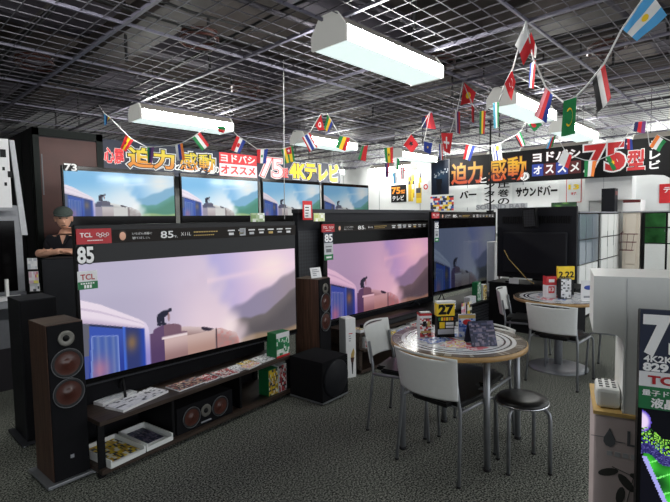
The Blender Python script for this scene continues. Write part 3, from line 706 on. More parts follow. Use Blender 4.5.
def make_chair():
    t = thing('stacking_chair', 'x', 'chair', group='white-backed stacking chairs at the round tables')
    # seat pad
    pts = []; n = 28
    m = MB(); bm = bmesh.new(); bmesh.ops.create_cube(bm, size=1)
    for v in bm.verts: v.co = Vector((v.co.x*.41, v.co.y*.40, .445+v.co.z*.035))
    for v in bm.verts:
        if v.co.y > 0: v.co.x *= .9
    bmesh.ops.bevel(bm, geom=[e for e in bm.edges if abs(e.verts[0].co.z-e.verts[1].co.z) > .01], offset=.06, segments=4, affect='EDGES')
    bmesh.ops.bevel(bm, geom=[e for e in bm.edges if abs(e.verts[0].co.z-e.verts[1].co.z) < .001 and e.calc_length() < .9], offset=.008, segments=2, affect='EDGES')
    m.bm(bm, 'vinyl'); m.build('seat', t)
    # curved moulded backrest with a hand slot
    m = MB(); nx, nz = 16, 20
    def bp(u, w, off):
        x = (u-.5)*2; wd = .222-.012*(1-w)+.006*w; y = .212+.04*w+.066*(1-x*x)+off
        return (x*wd, y, .498+.268*w+(-.012*x*x if w > .9 else 0))
    front = [bp(i/nx, j/nz, -.004) for j in range(nz+1) for i in range(nx+1)]; back = [bp(i/nx, j/nz, .004) for j in range(nz+1) for i in range(nx+1)]
    N = (nx+1)*(nz+1); fs = []
    hole = lambda i, j: j == nz-2 and 2 <= i < nx-2
    for j in range(nz):
        for i in range(nx):
            a = j*(nx+1)+i
            if hole(i, j): continue
            fs.append((a, a+1, a+nx+2, a+nx+1)); fs.append((N+a, N+a+nx+1, N+a+nx+2, N+a+1))
    for i in range(nx):
        fs.append((i, N+i, N+i+1, i+1)); a = nz*(nx+1)+i; fs.append((a, a+1, N+a+1, N+a))
    for j in range(nz):
        a = j*(nx+1); fs.append((a, a+nx+1, N+a+nx+1, N+a)); a += nx; fs.append((a, N+a, N+a+nx+1, a+nx+1))
    j = nz-2
    for i in range(2, nx-2):
        a = j*(nx+1)+i; fs.append((a, a+1, N+a+1, N+a)); b = a+nx+1; fs.append((b, N+b, N+b+1, b+1))
    m.add(front+back, fs, 'white_plastic', True); m.build('backrest', t)
    for s in (-1, 1):
        MB().tube([(s*.200, .228, .66), (s*.204, .200, .50), (s*.212, .192, .43), (s*.23, .235, .012)], .0105, 'steel', 10).tube([(s*.23, .235, .012), (s*.23, .236, 0)], .013, 'rubber', 8).build('leg', t)
        MB().tube([(s*.212, .19, .425), (s*.214, -.14, .425), (s*.214, -.19, .41), (s*.22, -.205, .38), (s*.225, -.225, .012)], .0105, 'steel', 10).tube([(s*.225, -.225, .012), (s*.225, -.226, 0)], .013, 'rubber', 8).build('leg', t)
    m = MB().tube([(-.212, .12, .418), (.212, .12, .418)], .009, 'steel', 8); m.tube([(-.214, -.12, .418), (.214, -.12, .418)], .009, 'steel', 8); m.build('crossbar', t)
    return t
ch = make_chair()
place(ch, (2.625, 1.50, 0), R(86), 'white-backed chair nearest the camera, back turned, at the front table')
place(ch, (2.895, 1.99, 0), R(15), 'white-backed chair left of the front table, beside the tall torch carton')
place(ch, (3.0, 1.545, 0), R(-88), 'white-backed chair pushed under the far side of the front table')
place(ch, (4.65, 1.46, 0), R(88), 'white-backed chair turned away from the camera at the far table')
place(ch, (5.15, 1.97, 0), R(15), 'white-backed chair left of the far table, before the slatted stand')
place(ch, (5.2, 1.1, 0), R(180), 'white-backed chair mostly behind the white water server, right of the far table')
stl = thing('stool', 'round black backless stool with four steel legs beside the front table', 'stool', (2.875, 1.125, 0), R(42))
MB().lathe([(.0001, .40), (.142, .40), (.153, .407), (.156, .419), (.147, .432), (.09, .440), (.0001, .442)], 'vinyl', 40).build('seat', stl)
MB().tube([(.154*math.cos(a*PI/20), .154*math.sin(a*PI/20), .408) for a in range(40)], .008, 'chrome', 8, True).build('seat_ring', stl)
for a in (45, 135, 225, 315):
    c, s = math.cos(R(a)), math.sin(R(a))
    MB().tube([(.11*c, .11*s, .392), (.148*c, .148*s, .388), (.168*c, .168*s, .368), (.174*c, .174*s, .33), (.177*c, .177*s, .012)], .0115, 'steel', 10).tube([(.177*c, .177*s, .012), (.177*c, .177*s, 0)], .014, 'rubber', 8).build('leg', stl)

# things on the front table (top at 0.731)
ZT = .732
p = thing('price_stand', 'yellow and black pillar card reading 27 on the front table', 'sign', (2.862, 1.66, ZT), R(-42))
MB().box(-.062, -.03, 0, .062, .03, .02, 'black').build('base', p)
m = MB().box(-.06, -.028, .02, .06, .028, .235, 'black'); m.box(-.062, -.0295, .15, .062, .0295, .235, 'yellow'); m.text('27', TM(0, -.031, .165) @ XZ, 'black', .06, .095, .06, .5)
for i in range(5): m.box(-.05+.02*i, -.031, .222, -.037+.02*i, -.029, .23, 'black')
for i in range(6): m.box(-.052+.018*i, -.0295, .118, -.038+.018*i, -.028, .14, ('green', 'yellow', 'orange', 'yellow', 'gold', 'orange')[i])
m.box(-.045, -.0295, .065, -.008, -.028, .108, 'yellow'); m.box(0, -.0295, .088, .054, -.028, .106, 'paper'); m.box(0, -.0295, .066, .054, -.028, .082, 'paper')
m.box(-.056, -.0295, .024, .056, -.028, .058, 'grey_light'); m.build('pillar', p); MB().box(-.06, -.028, .235, .06, .028, .25, 'paper').build('top_sheet', p)
p = thing('price_stand', 'red and white printed pillar box left of the number 27 card', 'sign', (2.785, 1.775, ZT), R(-42))
m = MB().box(-.042, -.035, 0, .042, .035, .165, 'paper'); m.box(-.043, -.036, .15, .043, .036, .165, 'red'); m.paint(blocks(120, 'red', 6, 12), 14, 26, .08, .13, 'attr', TM(-.04, -.0362, .003) @ XZ)
m.box(-.02, -.037, .075, .0, -.0355, .11, 'black'); m.box(.012, -.037, .075, .03, -.0355, .11, 'gold'); m.box(-.035, -.037, .03, .035, -.0355, .045, 'gold'); m.build('pillar', p)
MB().box(-.03, -.02, .165, .042, .03, .17, 'paper').build('top_sheet', p)
p = thing('menu_stand', 'clear leaflet stand with red and blue print behind the dark booklet', 'sign', (2.925, 1.525, ZT), R(-46))
MB().box(-.06, -.02, 0, .06, .04, .006, 'grey_light').build('base', p); m = MB().box(-.058, -.002, .006, .058, .004, .165, 'paper'); m.paint(blocks(121, 'blue', 8, 12), 20, 26, .112, .155, 'attr_gloss', TM(-.056, -.0026, .008) @ XZ); m.box(-.056, -.004, .135, .056, -.002, .16, 'gold'); m.sphere((.0, -.004, .11), .03, .002, .02, 'red', n=12); m.build('leaflet', p)
p = thing('tent_booklet', 'dark blue booklet propped open like a tent on the front table', 'booklet', (2.80, 1.335, ZT), R(-40))
Tl = Matrix.Rotation(R(-24), 4, 'X')
m = MB().box(-.085, 0, 0, .085, .006, .165, 'navy', T=Tl); m.paint(blocks(122, 'dark', 10, 14), 24, 28, .164, .158, 'attr_gloss', Tl @ TM(-.082, -.0008, .003) @ XZ); m.build('front_cover', p)
MB().box(-.085, -.006, 0, .085, 0, .165, 'navy', T=TM(0, .137, 0) @ Matrix.Rotation(R(24), 4, 'X')).build('back_cover', p)
sheet('leaflet', 'white leaflet lying on the front table beside the chair backrest', 'leaflet', (2.62, 1.62, ZT), R(-20), .2, .14, .003, 'blue', 123, None, 'attr_gloss')
sheet('leaflet', 'pale pink leaflet lying under the number 27 card on the front table', 'leaflet', (2.68, 1.40, ZT), R(30), .19, .13, .003, 'pink', 124, None, 'attr_gloss')
# things on the far table
ZF = .734
p = thing('price_stand', 'red and white pillar with the figure 13 on the far table', 'sign', (4.93, 1.66, ZF), R(-46))
m = MB().box(-.05, -.04, 0, .05, .04, .22, 'paper'); m.box(-.051, -.041, .13, .051, .041, .22, 'red'); m.box(-.03, -.0425, .05, .03, -.04, .12, 'red'); m.box(-.028, -.043, .16, .028, -.041, .19, 'paper')
m.text('13', TM(0, -.0435, .07) @ XZ, 'white', .035, .04, .03, .5); m.build('pillar', p)
p = thing('price_stand', 'yellow card reading 2,22 standing behind the pillars on the far table', 'sign', (5.18, 1.58, ZF), R(-46)); m = MB().box(-.085, 0, 0, .085, .03, .30, 'black'); m.box(-.086, -.002, .16, .086, .032, .30, 'yellow'); m.text('2,22', TM(0, -.004, .175) @ XZ, 'black', .07, .155, .03, .5); m.build('pillar', p)
p = thing('price_stand', 'dark and white pillar with printed rows right of the red pillar, far table', 'sign', (4.965, 1.53, ZF), R(-46)); m = MB().box(-.055, -.035, 0, .055, .035, .20, 'grey_dark'); m.paint(blocks(125, 'news', 6, 12), 16, 26, .1, .19, 'attr', TM(-.05, -.0358, .005) @ XZ); m.build('pillar', p)
p = thing('menu_stand', 'white leaflet with a blue oval standing on the far table edge by the water server', 'sign', (4.94, 1.30, ZF), R(-46)); MB().box(-.075, -.02, 0, .075, .05, .006, 'white').build('base', p); m = MB().box(-.075, 0, .006, .075, .005, .20, 'paper'); m.sphere((0, -.001, .13), .05, .002, .022, 'blue', n=14); m.box(-.05, -.001, .03, .05, 0, .05, 'grey'); m.build('leaflet', p)
sheet('leaflet', 'white open leaflet lying on the far table near its right edge', 'leaflet', (5.16, 1.34, ZF), R(-40), .2, .15, .004, 'blue', 126)

# ================================================================= WATER SERVER AND FOREGROUND TELEVISION
SR = R(-73)
o = at(593.5, 300, 1.5); sv = thing('water_server', 'white water server with overhanging head at the right edge', 'water server', (o.x, o.y, 0), SR)
arc = [(.085-.035*(1-math.sin(R(a))) , 1.178-.035*(1-math.cos(R(a)))) for a in (0, 30, 60, 90)]
prof = [(0, 1.36), (0, 1.178)]+[(.05+.035*math.sin(R(a)), 1.143+.035*math.cos(R(a))) for a in (0, 22, 45, 67, 90)]+[(.085, .927), (.44, .927), (.44, 1.362)]
MB().prism(prof, -.26, 0, 'white_plastic', XZ).build('upper_body', sv)
MB().box(.09, -.0012, .93, .0915, 0, 1.355, 'grey_light').build('seam', sv)
m = MB().box(.008, -.005, .03, .44, .265, .915, 'pinkish', bev=.006); m.build('lower_body', sv); MB().box(.005, -.008, .915, .443, .268, .926, 'tan').build('joint_band', sv)
m = MB().prism([(.052, .875), (.068, .84), (.068, .827), (.056, .813), (.042, .817), (.035, .829), (.036, .842)], .0052, .0066, 'grey_mid', XZ)
m.text('LO', TM(.10, -.0066, .825) @ XZ, 'grey_mid', .05, .10)
m.box(.0, -.006, .842, .036, -.005, .8435, 'grey_mid'); m.box(.068, -.006, .833, .095, -.005, .8345, 'grey_mid')
for i in range(6): m.box(.045+.022*i, -.006, .785, .06+.022*i, -.005, .80, 'grey_light')
m.build('logo', sv)
m = MB()
for x, z, a, s in ((.05, .60, 20, 1), (.10, .575, -50, 1.1), (.085, .53, 80, 1.0), (.135, .60, -10, .9), (.12, .50, 40, 1.2), (.16, .54, -70, 1.1), (.07, .45, 10, 1.1), (.14, .44, -30, 1.2), (.05, .38, 60, 1), (.11, .36, 0, 1.2), (.16, .38, 100, 1)):
    m.prism([(.03*s*math.cos(q*PI/6), .012*s*math.sin(q*PI/6)) for q in range(12)], .005, .0062, 'leaf', TM(x, 0, z+.13) @ XZ @ Matrix.Rotation(R(a), 4, 'Z'))
m.tube([(.04, -.0055, .43), (.09, -.0055, .58), (.12, -.0055, .73), (.06, -.0055, .75)], .0012, 'leaf', 4); m.build('leaf_print', sv)
MB().box(.01, 0, 0, .43, .26, .03, 'grey').build('base', sv)
dt = thing('drip_tray', 'white slotted drip tray under the head of the water server', 'tray', (0, 0, 0), 0)
dt.location = (o.x, o.y, .9275); dt.rotation_euler.z = SR
m = MB().box(.014, .02, 0, .083, .14, .065, 'white_plastic', bev=.012); m.build('tray_body', dt)
m = MB()
for i in range(3):
    for j in range(4): m.box(.023+.019*i, .04+.024*j, .0645, .034+.019*i, .052+.024*j, .066, 'grey_dark')
m.build('drain_slots', dt)
nz = MB().tube([(.045, .13, 1.18), (.045, .13, 1.15)], [.016, .011], 'grey', 12); nz.build('spout', sv)

o4 = at(640.5, 308, 1.3)
t4 = thing('television', 'television at the right edge with green glowing picture and a big 75 card', 'television', (o4.x, o4.y, 0), SR, 'large televisions on display')
def leaf_pic(u, v):
    c = (4, 5, 10)
    x = u*1.645; z = v*.90                                   # metres on the panel
    if ((x+.004)/.026)**2+((z-.60)/.033)**2 < 1: c = mix((236, 214, 246), (90, 70, 190), smooth(.35, 1, ((x+.004)/.026)**2+((z-.60)/.033)**2))
    d = z-(.557-.30*x+.008*math.sin(x*90))
    n = hsh(int(x*420), int(z*420))
    if abs(d) < .024 and n > .35: c = (150, 220, 80) if n > .72 else ((56, 64, 150) if d < 0 else (40, 90, 40))
    if -.055 < d < -.02: c = mix((34, 30, 90), (150, 150, 230), .6*n*n)
    e = x-(.008+.42*(.50-z))
    if d < -.05 and e > 0:
        c = mix((16, 70, 24), (70, 220, 60), .5+.5*math.sin(x*60+z*34)*math.sin(z*50-x*26))
        if abs(math.sin(x*38-z*60)) < .14: c = (130, 255, 120)
    if abs(e) < .006 and z < .50: c = (170, 170, 240)
    elif d < -.05 and e < 0: c = (6, 6, 16)
    return c
MB().box(0, .0, .34, 1.66, .05, 1.285, 'bezel', bev=.003).build('panel_housing', t4)
lp_ = MB().paint(lambda u, v: leaf_pic(u*.16, v), 90, 300, .2632, .90, 'screen', TM(.010, -.0008, .375) @ XZ); lp_.paint(lambda u, v: leaf_pic(.16+u*.84, v), 90, 60, 1.3818, .90, 'screen', TM(.2732, -.0008, .375) @ XZ); lp_.build('screen_image', t4)
c4 = MB().box(.0, -.006, 1.120, .30, -.003, 1.292, 'navy'); c4.box(.0, -.006, 1.078, .30, -.003, 1.120, 'paper'); c4.box(.0, -.006, 1.015, .30, -.003, 1.078, 'green')
c4.text('75', TM(.012, -.0075, 1.172) @ XZ, 'white', .10, .105, .05); c4.text('v.', TM(.125, -.0075, 1.18) @ XZ, 'white', .03)
c4.text('4K2K', TM(.010, -.0075, 1.148) @ XZ, 'white', .017, .065, .03); c4.text('パネル', TM(.08, -.0075, 1.148) @ XZ, 'white', .016, .05)
c4.text('829', TM(.010, -.0075, 1.123) @ XZ, 'white', .021, .055, .05); c4.text('万画素', TM(.07, -.0075, 1.124) @ XZ, 'white', .018, .055)
c4.text('TCL', TM(.022, -.0075, 1.087) @ XZ, 'tcl_red', .022, .08, .04)
c4.text('量子ドットMini LED', TM(.008, -.0075, 1.053) @ XZ, 'white', .016, .19, .015); c4.text('液晶', TM(.03, -.0075, 1.021) @ XZ, 'white', .026, .055, .04); c4.text('テレビ', TM(.09, -.0075, 1.022) @ XZ, 'white', .02, .06)
c4.build('price_card', t4)
m = MB()
for x in (.3, 1.36): m.box(x-.02, -.14, .32, x+.02, .18, .345, 'black')
m.build('foot', t4)
q = thing('television_stand', 'low black stand below the television at the right edge', 'stand', (o4.x, o4.y, 0), SR); MB().box(.12, -.24, 0, 1.6, .145, .29, 'black_matte').build('body', q); MB().box(.11, -.25, .29, 1.61, .15, .319, 'black').build('top_panel', q)

# ================================================================= REFRIGERATORS ON THE RIGHT
def fridge(label, loc, rz, w, d, h, n, zmid, style, group='refrigerators along the white wall', zsplit=None):
    t = thing('refrigerator', label, 'refrigerator', loc, rz, group)
    MB().box(0, .03, 0, w, d, h, 'black' if style != 'beige' else 'beige', bev=.006).build('cabinet', t)
    MB().box(0, -.01, h, w, d, h+.02, 'grey').build('top_trim', t)
    for i in range(n):
        x0 = .04+(w-.08)*i/n+.016; x1 = .04+(w-.08)*(i+1)/n-.016
        mt = {'mirror': 'mirror_glass', 'white': 'white_plastic', 'beige': 'beige', 'green': ('green_glass' if i == 0 else 'white_plastic')}[style]
        dr = MB().box(x0, 0, zmid+.01, x1, .03, h-.02, mt, bev=.003).build('door', t)
        if style != 'beige': MB().box(x1-.012, -.004, zmid+.2, x1-.004, 0, h-.3, 'grey_mid').build('handle', dr)
        MB().box(x0, 0, .06, x1, .03, zmid-.01, 'beige' if style == 'beige' else 'white_plastic', bev=.003).build('drawer', t)
    if style in ('mirror', 'white', 'green'): MB().box(.03, -.006, 1.20 if style != 'green' else 1.33, w-.03, 0, 1.215 if style != 'green' else 1.35, 'black').build('cross_bar', t)
    return t
mat('green_glass', (40, 84, 44), .15, noise=.5, scale=4)
fridge('refrigerator with three mirrored doors nearest the turned-round television', (7.28, 2.06, 0), 0, 1.06, .65, 1.6, 3, .84, 'mirror')
fridge('refrigerator with three white doors, next to the mirrored one', (8.42, 2.06, 0), 0, 1.28, .65, 1.6, 3, .84, 'white')
fridge('plain beige refrigerator in the corner beneath the red-striped box', (9.5, 1.985, 0), R(-90), .265, .65, 1.6, 1, .7, 'beige')
fridge('refrigerator with a green glass door at the right edge', (9.5, 1.70, 0), R(-90), .72, .65, 1.6, 2, 1.07, 'green')
ct = thing('basket', 'small red wire basket hanging before the beige refrigerator', 'basket', (9.36, 1.99, .95), R(-90))
m = MB()
for z, s in ((0, .75), (.14, .9), (.28, 1)): m.tube([(.0, 0, z), (.26*s, 0, z), (.26*s, .1, z), (0, .1, z)], .006, 'dark_red', 6, True)
for x in (.02, .1, .18): m.tube([(x, 0, 0), (x*1.2, 0, .28)], .004, 'dark_red', 5)
m.build('wire_frame', ct); MB().tube([(0, .05, .28), (.02, .12, .32), (.02, .14, .3)], .006, 'dark_red', 6).build('hook', ct)
t = thing('storage_box', 'tall black cabinet standing on top of the white-doored refrigerator', 'cabinet', (9.36, 2.08, 1.622)); MB().box(0, 0, 0, .22, .21, .41, 'black_panel', bev=.006).build('body', t); MB().box(.03, -.004, .29, .19, 0, .36, 'dark_red').build('label_plate', t)
t = thing('storage_box', 'white carton with a red stripe on top of the beige refrigerator', 'box', (9.5, 1.98, 1.622), R(-90)); MB().box(0, .0, 0, .26, .4, .20, 'white').build('body', t); MB().box(-.001, -.002, .15, .262, 0, .20, 'dark_red').build('stripe', t)
t = thing('wall_cabinet', 'big white cabinet on the white wall under the red number 75', 'cabinet', (9.86, 2.70, 1.84), R(-90)); MB().box(0, 0, 0, .78, .335, .48, 'white', bev=.006).build('body', t); MB().box(.32, -.004, .01, .325, 0, .47, 'grey').build('door_gap', t)
t = thing('shelf_unit', 'white back shelf unit below the signs left of the refrigerators', 'shelf', (9.8, 5.9, 0), R(-90)); MB().box(0, .05, 0, 3.0, .38, 1.72, 'wall_white').build('body', t)
for z in (.4, .8, 1.2): MB().box(.02, -.02, z, 2.98, .05, z+.03, 'grey_light').build('shelf', t)

# ================================================================= BANNERS AND SIGNS
def outlined(m, s, x, y, h, w, fill, edge='black', rim='white', b1=.05, b2=.09, dz=0, b0=.035):
    if rim: m.text(s, TM(x, y, .002+dz), rim, h, w, b2)
    if edge: m.text(s, TM(x, y, .005+dz), edge, h, w, b1)
    m.text(s, TM(x, y, .008+dz), fill, h, w, b0)
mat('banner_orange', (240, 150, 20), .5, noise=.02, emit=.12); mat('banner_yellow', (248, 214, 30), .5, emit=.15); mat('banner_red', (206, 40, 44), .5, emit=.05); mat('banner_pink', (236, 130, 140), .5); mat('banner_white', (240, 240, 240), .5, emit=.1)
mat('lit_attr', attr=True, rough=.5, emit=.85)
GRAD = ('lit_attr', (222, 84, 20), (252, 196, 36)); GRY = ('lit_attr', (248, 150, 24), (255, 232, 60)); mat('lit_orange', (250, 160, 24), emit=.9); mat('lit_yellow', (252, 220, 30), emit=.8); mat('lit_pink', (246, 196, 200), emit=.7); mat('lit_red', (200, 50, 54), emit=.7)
FX = lambda b, x, y, z: (b.location.__setattr__('x', x), b)
# back banner, backlit, faces -Y
bb = thing('banner', 'long lit banner with orange and yellow letters on the back wall above the upper televisions', 'banner', (3.05, 8.2, 2.42), 0)
k = MB().box(-.02, .01, 0, 5.93, .05, .55, 'navy'); k.box(2.33, .004, .33, 3.26, .01, .54, 'lit_red'); k.box(2.33, .004, .06, 3.26, .01, .32, 'lit_pink'); k.build('board', bb)
for x in (.3, 2.9, 5.6): MB().tube([(x, .03, .55), (x, .03, .57)], .006, 'wire', 6).build('hanger', bb)
def fit(px): return on_y(px)
m = MB(); m.add([(v) for v in [(0, 0, 0)]], [], 'black')
M_ = MB()
def bt(s, x0, x1, z0, z1, fill, edge='black', rim='banner_white', b1=.075, b2=.11, b0=.035):
    q = MB(); outlined(q, s, x0, z0, z1-z0, x1-x0, fill, edge, rim, b1, b2, 0, b0)
    T = XZ
    M_.add([T @ Vector(p) for p in q.v], [], 'black'); base = len(M_.v)-len(q.v)
    for f, mm, cc in zip(q.f, q.m, q.c): M_.f.append([base+k for k in f]); M_.m.append(mm); M_.s.append(False); M_.c.append(cc)
bt('心震', .10, .42, .16, .40, 'lit_red', 'banner_white', None, .06)
bt('迫力', .50, 1.34, .13, .45, GRY); bt('と', 1.35, 1.45, .12, .24, 'banner_white', 'black', None); bt('感動', 1.47, 2.21, .13, .46, GRY, b0=.012, b1=.055); bt('の', 2.20, 2.31, .12, .24, 'banner_white', 'black', None)
bt('ヨドバシ', 2.36, 3.20, .36, .51, 'banner_white', 'lit_red', None, .07); bt('オススメ', 2.36, 3.20, .12, .28, 'lit_red', 'banner_white', None, .07)
bt('75', 3.34, 3.96, .12, .51, 'lit_pink', 'lit_red', 'banner_white', .05, .08, .02); bt('型', 3.98, 4.13, .13, .33, 'lit_red', 'banner_white', None)
bt('4Kテレビ', 4.20, 5.82, .12, .51, 'lit_yellow')
M_.build('lettering', bb)
# right banner, faces -X
rb = thing('banner', 'black banner on the right with big orange characters and a red 75', 'banner', (9.5, 5.78, 2.28), R(-90))
out = [(0, 0), (0, .62), (5.1, .56), (5.1, -.24), (4.72, -.22), (4.55, -.20), (4.46, -.12), (4.38, -.07), (4.2, -.05)]
MB().prism(out, -.03, 0, 'black', XZ).build('board', rb)
for x, z in ((.3, .61), (2.5, .58), (4.7, .56)): MB().tube([(x, .015, z), (x, .015, .70)], .006, 'wire', 6).build('hanger', rb)
M_ = MB()
bt('迫力', .46, 1.18, .03, .47, GRAD, 'dark_red', None, .05, b0=.025); bt('と', 1.13, 1.27, .02, .14, 'banner_white', 'black', None)
bt('感動', 1.33, 2.10, .03, .49, GRAD, 'dark_red', None, .045, b0=.015); bt('の', 2.00, 2.15, .01, .15, 'banner_white', 'black', 'banner_white', .06, .1)
bt('ヨドバシ', 2.24, 3.09, .35, .52, 'banner_white', 'dark_red', None, .07)
for i, (cch, cc) in enumerate(zip('オススメ', ('blue', 'dark_red', 'blue', 'dark_red'))):
    M_.box(2.22+.225*i, -.004, .07, 2.435+.225*i, 0, .30, cc); bt(cch, 2.26+.225*i, 2.40+.225*i, .11, .26, 'banner_white', None, None)
bt('75', 3.18, 3.80, .08, .54, 'banner_red', 'banner_white', None, .07, .1, .03); bt('型', 3.86, 4.10, .06, .38, 'banner_red', 'banner_white', None, .07)
for i, cch in enumerate('テレビ'): bt(cch, 4.18, 4.32, .38-.165*i, .51-.165*i, 'banner_white', None, None)
M_.build('lettering', rb)
m = MB(); m.tube([(4.85, -.006, -.12), (5.0, -.006, .18), (5.08, -.006, .3)], .02, 'grey_mid', 6); m.tube([(4.72, -.006, -.06), (4.78, -.006, -.0), (4.86, -.006, -.03)], .012, 'pinkish', 6); m.build('corner_picture', rb)
def wall_sign(name, label, y0, y1, z0, z1, paint=None, base='paper', texts=(), cat='sign', x=10.185, border=None, group=None):
    """a sign on the right-hand wall; y0 is its left edge as seen from the tables"""
    w = y0-y1; h = z1-z0
    t = thing(name, label, cat, (x, y0, z0), R(-90), group)
    m = MB().box(0, 0, 0, w, .012, h, base)
    if border: m.box(-.012, .002, -.012, w+.012, .011, h+.012, border)
    m.build('board', t)
    if paint or texts:
        m = MB()
        if paint: m.paint(paint, 24, 24, w-.01, h-.01, 'attr', TM(.005, -.001, .005) @ XZ)
        for s, fx, fz, fw_, fh, mt, b in texts: m.text(s, TM(w*fx, -.003, h*fz) @ XZ, mt, h*fh, w*fw_, b)
        m.build('print', t)
    return t
def blue_poster(u, v):
    c = mix((18, 34, 58), (60, 96, 130), math.exp(-((u-.5)**2/.1+(v-.55)**2/.05))); 
    if abs(v-.62-.22*(u-.5)+.03*math.sin(u*30)) < .05 and .15 < u < .95: c = (210, 220, 230) if hsh(int(u*22), int(v*30)) > .45 else c
    if v < .45 and abs(u-.45) < .3*(v+.2): c = (14, 20, 34)
    return c
wall_sign('poster', 'dark blue poster with white script left of the black banner', 5.83, 5.37, 2.09, 2.87, blue_poster, cat='poster', x=9.465)
wall_sign('wall_sign', 'white sign reading サウンドバー in black under the black banner', 4.19, 3.27, 1.78, 2.24, None, 'white', (('サウンドバー', .04, .48, .92, .40, 'black', .05),))
wall_sign('wall_sign', 'white upright sign with columns of large black characters left of the soundbar sign', 4.95, 4.25, 1.76, 2.40, None, 'white', (('圧', .56, .70, .36, .24, 'black', .02), ('巻', .56, .40, .36, .24, 'black', .02), ('の', .56, .12, .36, .22, 'black', .02), ('ン', .1, .70, .34, .2, 'black', .02), ('タ', .1, .42, .34, .2, 'black', .02), ('ン', .1, .14, .34, .2, 'black', .02)))
wall_sign('wall_sign', 'pale sign ending in バー with a black tick, under the left end of the black banner', 5.62, 5.05, 1.80, 2.25, None, 'wall_white', (('バー', .24, .5, .7, .34, 'black', .05),))
wall_sign('price_board', 'board of small red and green price cards under the blue poster', 6.3, 5.65, 1.74, 2.10, blocks(140, 'mix', 9, 7))
wall_sign('wall_screen', 'green aquarium-like picture screen under the soundbar sign', 3.42, 2.93, 1.58, 1.84, lambda u, v: mix((20, 60, 30), (120, 170, 70), max(0, math.sin(u*9+v*3)*math.sin(v*7+u))), 'black', cat='screen')
wall_sign('price_board', 'narrow red and yellow placard reading 13 left of the white cabinet', 3.12, 2.86, 1.84, 2.3, None, 'paper', (('13', .15, .55, .7, .2, 'yellow', .04), ('税', .3, .3, .4, .12, 'red', .02)), border='red')
wall_sign('wall_sign', 'orange-red sign at the right edge below the black banner', 1.56, .9, 1.76, 2.10, None, 'red', (('テレビ', .1, .55, .5, .3, 'white', .03),))
wall_sign('wall_sign', 'black sign with orange 75 and white kana on the far pale wall', 7.50, 7.02, 2.0, 2.45, None, 'black', (('75', .06, .5, .55, .36, 'orange', .03), ('型', .66, .5, .28, .2, 'orange', .02), ('テレビ', .1, .1, .75, .28, 'white', .02)))
wall_sign('price_board', 'yellow placard column with red headings on the far pale wall', 6.96, 6.76, 2.0, 2.75, blocks(143, 'yel', 3, 7)); wall_sign('price_board', 'second yellow and white placard column, right of the first', 6.72, 6.55, 1.95, 2.72, blocks(144, 'yel', 2, 6)); wall_sign('price_board', 'white placard with red circle between the yellow columns and the blue poster', 6.5, 6.36, 2.2, 2.5, None, 'paper', (('○', .1, .3, .8, .4, 'red', .05),))
q = thing('lettering_sign', 'grey raised letters along the top of the shelf left of the soundbar sign', 'sign', (9.83, 4.9, 1.735), R(-90)); m = MB(); m.text('SOUND BAR', TM(0, 0, 0) @ XZ, 'grey', .1, 1.1, .04); m.build('lettering', q); MB().box(0, .004, 0, 1.12, .03, .11, 'grey_light').build('board', q)

# ================================================================= LEFT EDGE DISPLAY
ld = thing('display_case', 'grey display case with a dark monitor at the far left edge', 'display case', (.75, 5.25, 0), 0)
MB().box(0, .1, 0, .49, .5, 1.70, 'grey_mid').build('body', ld)
m = MB().box(0, 0, .40, .485, .1, .92, 'grey_mid'); m.box(-.0, -.16, .80, .49, .1, .86, 'grey'); m.build('ledge', ld)
m = MB().box(0, .06, .86, .49, .1, 1.745, 'grey'); m.box(.0, .05, .93, .43, .062, 1.60, 'black_gloss'); m.build('monitor', ld)
m = MB().box(.3, -.1, .862, .325, -.06, 1.06, 'white'); m.box(.2, -.12, .862, .42, -.04, .9, 'paper'); m.build('tag_holder', ld)
MB().box(.0, .0, 0, .48, .1, .40, 'dark_side').build('kick_panel', ld)
wb = thing('wall_board', 'white board with black squares hung above the far left display case', 'board', (.68, 5.2, 1.72), 0)
MB().box(0, 0, 0, .47, .03, .63, 'paper').build('board', wb)
m = MB()
for x, z, s in ((.40, .46, .045), (.45, .28, .035), (.41, .34, .02), (.33, .42, .03), (.42, .2, .02)): m.box(x, -.004, z, x+s, 0, z+s*1.6, 'black')
m.build('squares', wb); MB().box(-.01, -.006, -.03, .48, .03, 0, 'grey').build('bottom_rail', wb)
lp = MB().prism([(0, 0), (.02, 0), (.05, .0), (-.015, .9), (-.055, .9)], -.03, 0, 'grey_light', XZ)
tag(lp.build('leaning_panel', loc=(1.235, 5.30, 1.46)), 'narrow pale panel leaning beside the white board, far left', 'panel')
sup = MB().box(0, 0, 0, .5, .04, 2.4, 'dark_side'); tag(sup.build('display_backboard', loc=(.72, 5.76, 0)), 'dark backboard rising behind the far left display case', 'panel')
wt = thing('floor_bracket', 'white base bracket lying on the carpet at the far left', 'bracket', (1.0, 5.9, 0)); wt.location = (1.06, 4.7, 0); MB().box(0, 0, 0, .2, .06, .03, 'paper').build('bar', wt); MB().tube([(0, .1, .015), (.1, .16, .015), (.2, .1, .015)], .012, 'paper', 6).build('loop', wt)
lh = thing('leaflet_holder', 'small leaflet holder with white and pink cards left of the grey speaker', 'holder', (1.16, 4.86, 0), R(-40)); MB().tube([(.04, .03, 0), (.04, .03, .95)], .012, 'black', 8).build('post', lh); MB().box(-.03, -.03, 0, .11, .09, .012, 'black').build('base', lh)
MB().box(-.0, .0, .93, .09, .06, .96, 'black').build('pocket', lh)
for i, (z, h, pal) in enumerate(((1.16, .10, 'white'), (1.03, .11, 'pink'), (.93, .10, 'news'))):
    m = MB().box(.0, .004+.01*i, z, .08, .01+.01*i, z+h, 'paper'); m.paint(blocks(150+i, pal, 3, 4), 6, 8, .078, h-.004, 'attr', TM(.001, .0035+.01*i, z+.002) @ XZ); m.build('card', lh)

